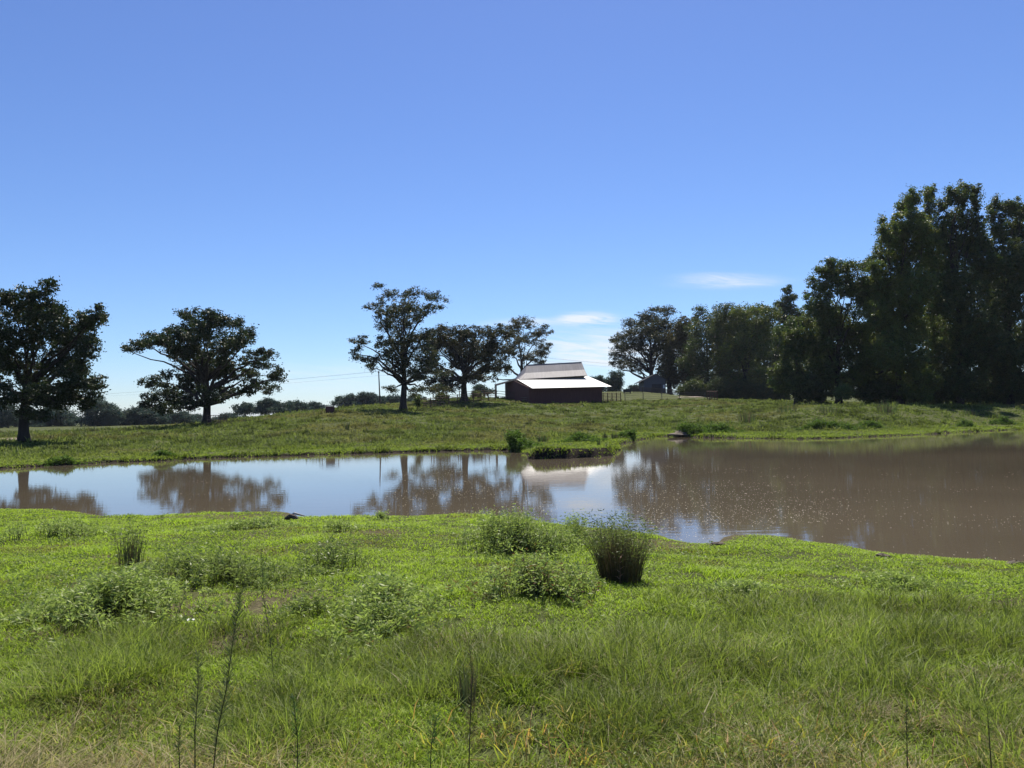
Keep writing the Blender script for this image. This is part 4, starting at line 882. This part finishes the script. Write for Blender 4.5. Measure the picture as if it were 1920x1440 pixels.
rush('rush_clump', 'big dark fan shaped rush clump standing on the near bank', 1162, 1088, dm, 0.27, .92, 900, 501, 2400, .0065, .44, (.042, .042, .020))
rush('rush_clump', 'small square dark rush clump on the left of the near bank', 245, 1066, dist_near(245, 1066), .16, .66, 130, 502, 420, .008, .22, (.04, .055, .02))
rush('rush_clump', 'thin dark rush tuft in the lower middle foreground', 877, 1325, dist_near(877, 1325), .05, .36, 70, 503, 0, .006, .12, (.05, .06, .028))
# brown dead seedling inside the big clump
p0 = PW(1162, 1090, .3); y0 = dm - .28; x0 = p0[0] / p0[1] * y0; B = np.array([x0, y0, float(ground(x0, y0))])
rt_ = thing('dead_weed', 'pale brown dead weed in front of the big rush clump', 'weed', B); r = rng(9)
k_ = MB(); st = np.array([B, B + [.01, 0, .12], B + [.0, 0, .25], B + [.02, .01, .36]]); k_.tube(st, [.006, .005, .004, .002], 5, np.array([.28, .16, .10])); k_.build('stem', MAT['stem'], rt_, loc=B)
k_ = MB()
for z, a in ((.06, 2.8), (.1, .3), (.15, 3.4), (.19, -.3), (.24, 2.6), (.27, .4), (.31, 3.0), (.33, .6)):
    blades(k_, (B + np.array([.008, 0, z]))[None], .09, .018, np.array([a]), np.array([1.3]), np.array([[.50, .33, .24]]), r, .9)
k_.build('leaves', MAT['stem'], rt_, loc=B)
# far rush tufts
FR = 'rush tufts on the far bank'
for i, (lab, px, py, d, rx, h, ns) in enumerate((('dark rush tuft on the spit, left one', 1018, 819, 60, .45, .75, 120), ('small dark rush tuft on the spit near the inlet', 1134, 815, 63, .2, .65, 60), ('dark rush tuft on the spit, nearest the inlet', 1152, 815, 63, .25, .85, 70),
        ('single thin reed on the tip of the spit', 1122, 832, 52, .12, .7, 24), ('tall reedy weeds at the left of the right bank', 1400, 789, 90, .9, 2.0, 120), ('tall reeds on the right bank above the green bush', 1532, 797, 84, .4, 1.5, 70),
        ('tall reedy weeds in front of the feathered poplar', 1662, 775, 90, 1.1, 1.8, 140), ('reedy weeds in front of the rounded oak', 1560, 778, 91, 1.5, 1.2, 120), ('reedy weeds below the low bushy tree', 1475, 775, 95, 1.2, 1.3, 110),
        ('thin reed by the left waterline', 371, 856, 50.5, .1, .55, 18), ('dark weed tuft on the slope below the hay shelter', 651, 806, 78, .25, .9, 50), ('reedy weeds near the right frame edge of the far bank', 1818, 777, 90, .8, .9, 80))):
    rush('rush_tuft', lab, px, py, d, rx, h, ns, 520 + i, 0, .035, .35, (.045, .075, .022), group=FR)
# tall thin feathery weeds close to the camera
def feather(name, label, pts, d, seed, bushy=1.0, tint=(.085, .10, .04), stemc=(.06, .05, .03), fl=.05):
    """pts: stem in photo pixels from foot to tip"""
    r = rng(seed); path = np.array([P(px, py, d) for px, py in pts]); B = path[0].copy(); B[2] = float(ground(B[0], B[1])) - .02
    path[0] = B; path[1:, 1] += r.normal(size=len(path) - 1) * .02
    root = thing(name, label, 'weed', B, 'tall thin weeds close to the camera')
    n = 16; tt = np.linspace(0, len(path) - 1, n); fine = np.stack([np.interp(tt, np.arange(len(path)), path[:, k]) for k in range(3)], 1)
    k_ = MB(); k_.tube(fine, np.linspace(.0034, .0010, n), 5, np.array(stemc)); k_.build('stem', MAT['stem'], root, loc=B)
    lb = MB(); m = int(210 * bushy); t = .18 + .82 * r.random(m); i = np.clip((t * (n - 1)).astype(int), 0, n - 2); f = t * (n - 1) - i
    pos = fine[i] * (1 - f[:, None]) + fine[i + 1] * f[:, None]; az = r.random(m) * 6.283; dr = np.stack([np.cos(az) * .7, np.sin(az) * .7, .75 + .2 * r.normal(size=m)], 1)
    L = fl * (.5 + r.random(m)) * (1.25 - .7 * t); add_leaves(lb, pos + unit(dr) * L[:, None] * .5, L, .0026 + .0016 * r.random(m), dr, r, mixcol(tint, tuple(q * 1.8 for q in tint), r.random(m)))
    lb.build('leaves', MAT['weed'], root, loc=B)
feather('tall_weed', 'tall single dark weed stalk left of centre', [(516, 1290), (505, 1200), (493, 1110), (489, 1030)], dist_near(516, 1295), 601, 1.0, (.05, .075, .025), fl=.05)
feather('tall_weed', 'leaning feathery weed in the lower left, the thickest', [(385, 1450), (405, 1380), (425, 1290), (442, 1190), (450, 1110)], 3.25, 602, 2.6, (.09, .105, .042), fl=.055)
feather('tall_weed', 'upright feathery weed just left of the thickest one', [(366, 1450), (369, 1370), (371, 1290), (372, 1225)], 3.25, 603, 1.2, (.09, .105, .042), fl=.05)
feather('tall_weed', 'short forked weed left of the feathery pair', [(345, 1450), (342, 1400), (336, 1360)], 3.2, 604, .6, (.09, .105, .042), fl=.03)
feather('tall_weed', 'thin weed below the tall single stalk', [(556, 1450), (555, 1390), (553, 1300)], 3.2, 605, .8, (.05, .085, .025), fl=.04)
feather('tall_weed', 'dark weed blade in the lower middle', [(802, 1450), (808, 1400), (816, 1350)], 3.25, 606, .5, (.05, .085, .025), fl=.05)
feather('tall_weed', 'brown weed stalk below the thin rush tuft', [(876, 1400), (882, 1340), (886, 1270), (880, 1205)], 3.7, 607, .6, (.09, .07, .04), fl=.035)
feather('tall_weed', 'thin weed in the lower right corner', [(1698, 1450), (1700, 1390), (1703, 1330)], 3.2, 608, .6, (.09, .10, .035), fl=.04)
feather('tall_weed', 'thin green weed at the right middle foreground', [(1862, 1420), (1858, 1370), (1850, 1325)], 3.4, 609, .6, (.14, .17, .04), fl=.05)

# ------------------------------------------------------------------ small things on the banks
def clod(name, label, px, py, d, size, seed, mat='mud', cat='clod', group=None, zoff=0.0, prof=0.0):
    r = rng(seed); B = P(px, py, d); B[2] = float(ground(B[0], B[1])) + zoff
    nu, nv = 18, 10; u = np.linspace(0, 2 * math.pi, nu, endpoint=False); v = np.linspace(.0, 1, nv)
    mb = MB(); pts = []
    for j in v:
        th = (j * .62) * math.pi
        for a in u:
            k = 1 + .55 * (vnoise(a * 1.3 + math.cos(th) * 2, th * 2.2, .8, seed) - .5) + .3 * (vnoise(a * 3, th * 5, .8, seed + 3) - .5)
            pts.append(B + np.array([math.cos(a) * math.sin(th) * size[0], math.sin(a) * math.sin(th) * size[1], (math.cos(th) * abs(math.cos(th)) ** prof) * size[2]]) * k)
    i, j = np.meshgrid(np.arange(nu), np.arange(nv - 1)); i2 = (i + 1) % nu
    mb.add(np.array(pts), np.stack([j * nu + i, j * nu + i2, (j + 1) * nu + i2, (j + 1) * nu + i], -1).reshape(-1, 4))
    o = mb.build(name, MAT[mat], smooth=True, loc=B); return tag(o, label, cat, group)
MG = 'mud clods along the near shore'
clod('mud_clod', 'dark mud clod at the small notch of the near shore', 1345, 1021, dist_near(1345, 1023), (.16, .1, .06), 1, group=MG)
clod('mud_clod', 'dark mud clod on the shore right of the notch', 1655, 1042, dist_near(1655, 1044), (.14, .08, .05), 2, group=MG)
clod('mud_clod', 'dark mud clod at the shore by the right frame edge', 1905, 1058, dist_near(1905, 1059), (.15, .09, .06), 3, group=MG)
clod('dirt_mound', 'bare grey brown dirt mound by the inlet across the pond', 1283, 811, 74.2, (1.7, 1.1, .42), 4, 'mound', 'mound', prof=1.3)
clod('white_scrap', 'small white scrap lying in the grass on the left', 357, 1166, dist_near(357, 1166), (.045, .025, .03), 5, 'white', 'litter')
# driftwood
dd = dist_near(546, 975); B = P(546, 975, dd); B[2] = float(ground(B[0], B[1])); dw = thing('driftwood', 'broken driftwood log end on the near shore, pale on top', 'driftwood', B)
k_ = MB(); k_.tube([B + np.array([-.16, .1, .02]), B + np.array([-.02, .03, .10]), B + np.array([.10, -.02, .07]), B + np.array([.19, -.04, .02])], [.05, .06, .055, .03], 8); k_.build('log', MAT['wood_dark'], dw, loc=B)
k_ = MB(); k_.tube([B + np.array([-.2, .18, .03]), B + np.array([.05, .1, .15]), B + np.array([.3, .12, .08])], [.025, .03, .012], 6); k_.build('branch', MAT['wood_pale'], dw, loc=B)
B = PW(1158, 824.5, .12); B[2] = max(.06, float(ground(B[0], B[1]))); k_ = MB(); k_.tube([B + np.array([-.55, -.1, .08]), B + np.array([0, 0, .10]), B + np.array([.6, .1, .16])], [.07, .09, .06], 7)
tag(k_.build('fallen_log', MAT['wood_pale'], smooth=True, loc=B), 'pale bleached log lying at the inlet beside the spit', 'log')
# pale specks floating on the pond, sun glitter put in as colour
mb = MB(); r = rng(77); pxs = np.concatenate([1150 + 780 * r.random(9000), 720 + 330 * r.random(1500), 330 + 220 * r.random(250)]); pys = np.concatenate([868 + 190 * r.random(9000) ** .8, 880 + 85 * r.random(1500), 885 + 75 * r.random(250)])
q = np.array([PW(a, b, .004) for a, b in zip(pxs, pys)]); dn = fbm(q[:, 0] * .35, q[:, 1] * 1.2, 2.2, 61); ok = (land(q[:, 0], q[:, 1]) < -.15) & (r.random(len(q)) > .75 * sm(1480, 1640, pxs)) & (r.random(len(q)) < sm(.42, .62, dn) * .9 + .05); q = q[ok]; n = len(q)
sz = (.009 + .015 * r.random(n) ** 3) * (.5 + q[:, 1] / 28); a = r.random(n) * 6.283; e = np.stack([np.cos(a), np.sin(a), np.zeros(n)], 1); f = np.stack([-np.sin(a), np.cos(a), np.zeros(n)], 1) * .6
v = np.stack([q - e * sz[:, None], q - f * sz[:, None], q + e * sz[:, None] + [0, 0, .006], q + f * sz[:, None]], 1).reshape(-1, 3)
mb.add(v, np.arange(n)[:, None] * 4 + np.arange(4)[None], np.repeat(mixcol((.20, .17, .12), (.48, .43, .34), r.random(n)), 4, 0))
tag(mb.build('glitter_specks', MAT['stem']), 'pale floating specks standing in for sun glitter on the pond', kind='stuff')

# ------------------------------------------------------------------ the hazy air over the fields
hzm = bpy.data.materials.new('haze'); hzm.use_nodes = True; t = hzm.node_tree; t.nodes.clear()
ho = t.nodes.new('ShaderNodeOutputMaterial'); pv = t.nodes.new('ShaderNodeVolumePrincipled')
pv.inputs['Color'].default_value = (.78, .84, 1, 1); pv.inputs['Density'].default_value = .00006; pv.inputs['Anisotropy'].default_value = .25
t.links.new(pv.outputs[0], ho.inputs['Volume'])
k_ = MB(); k_.box((0, 0, 20), (14000, 14000, 46)); tag(k_.build('haze', hzm), 'thin pale haze in the air over the fields', kind='stuff')
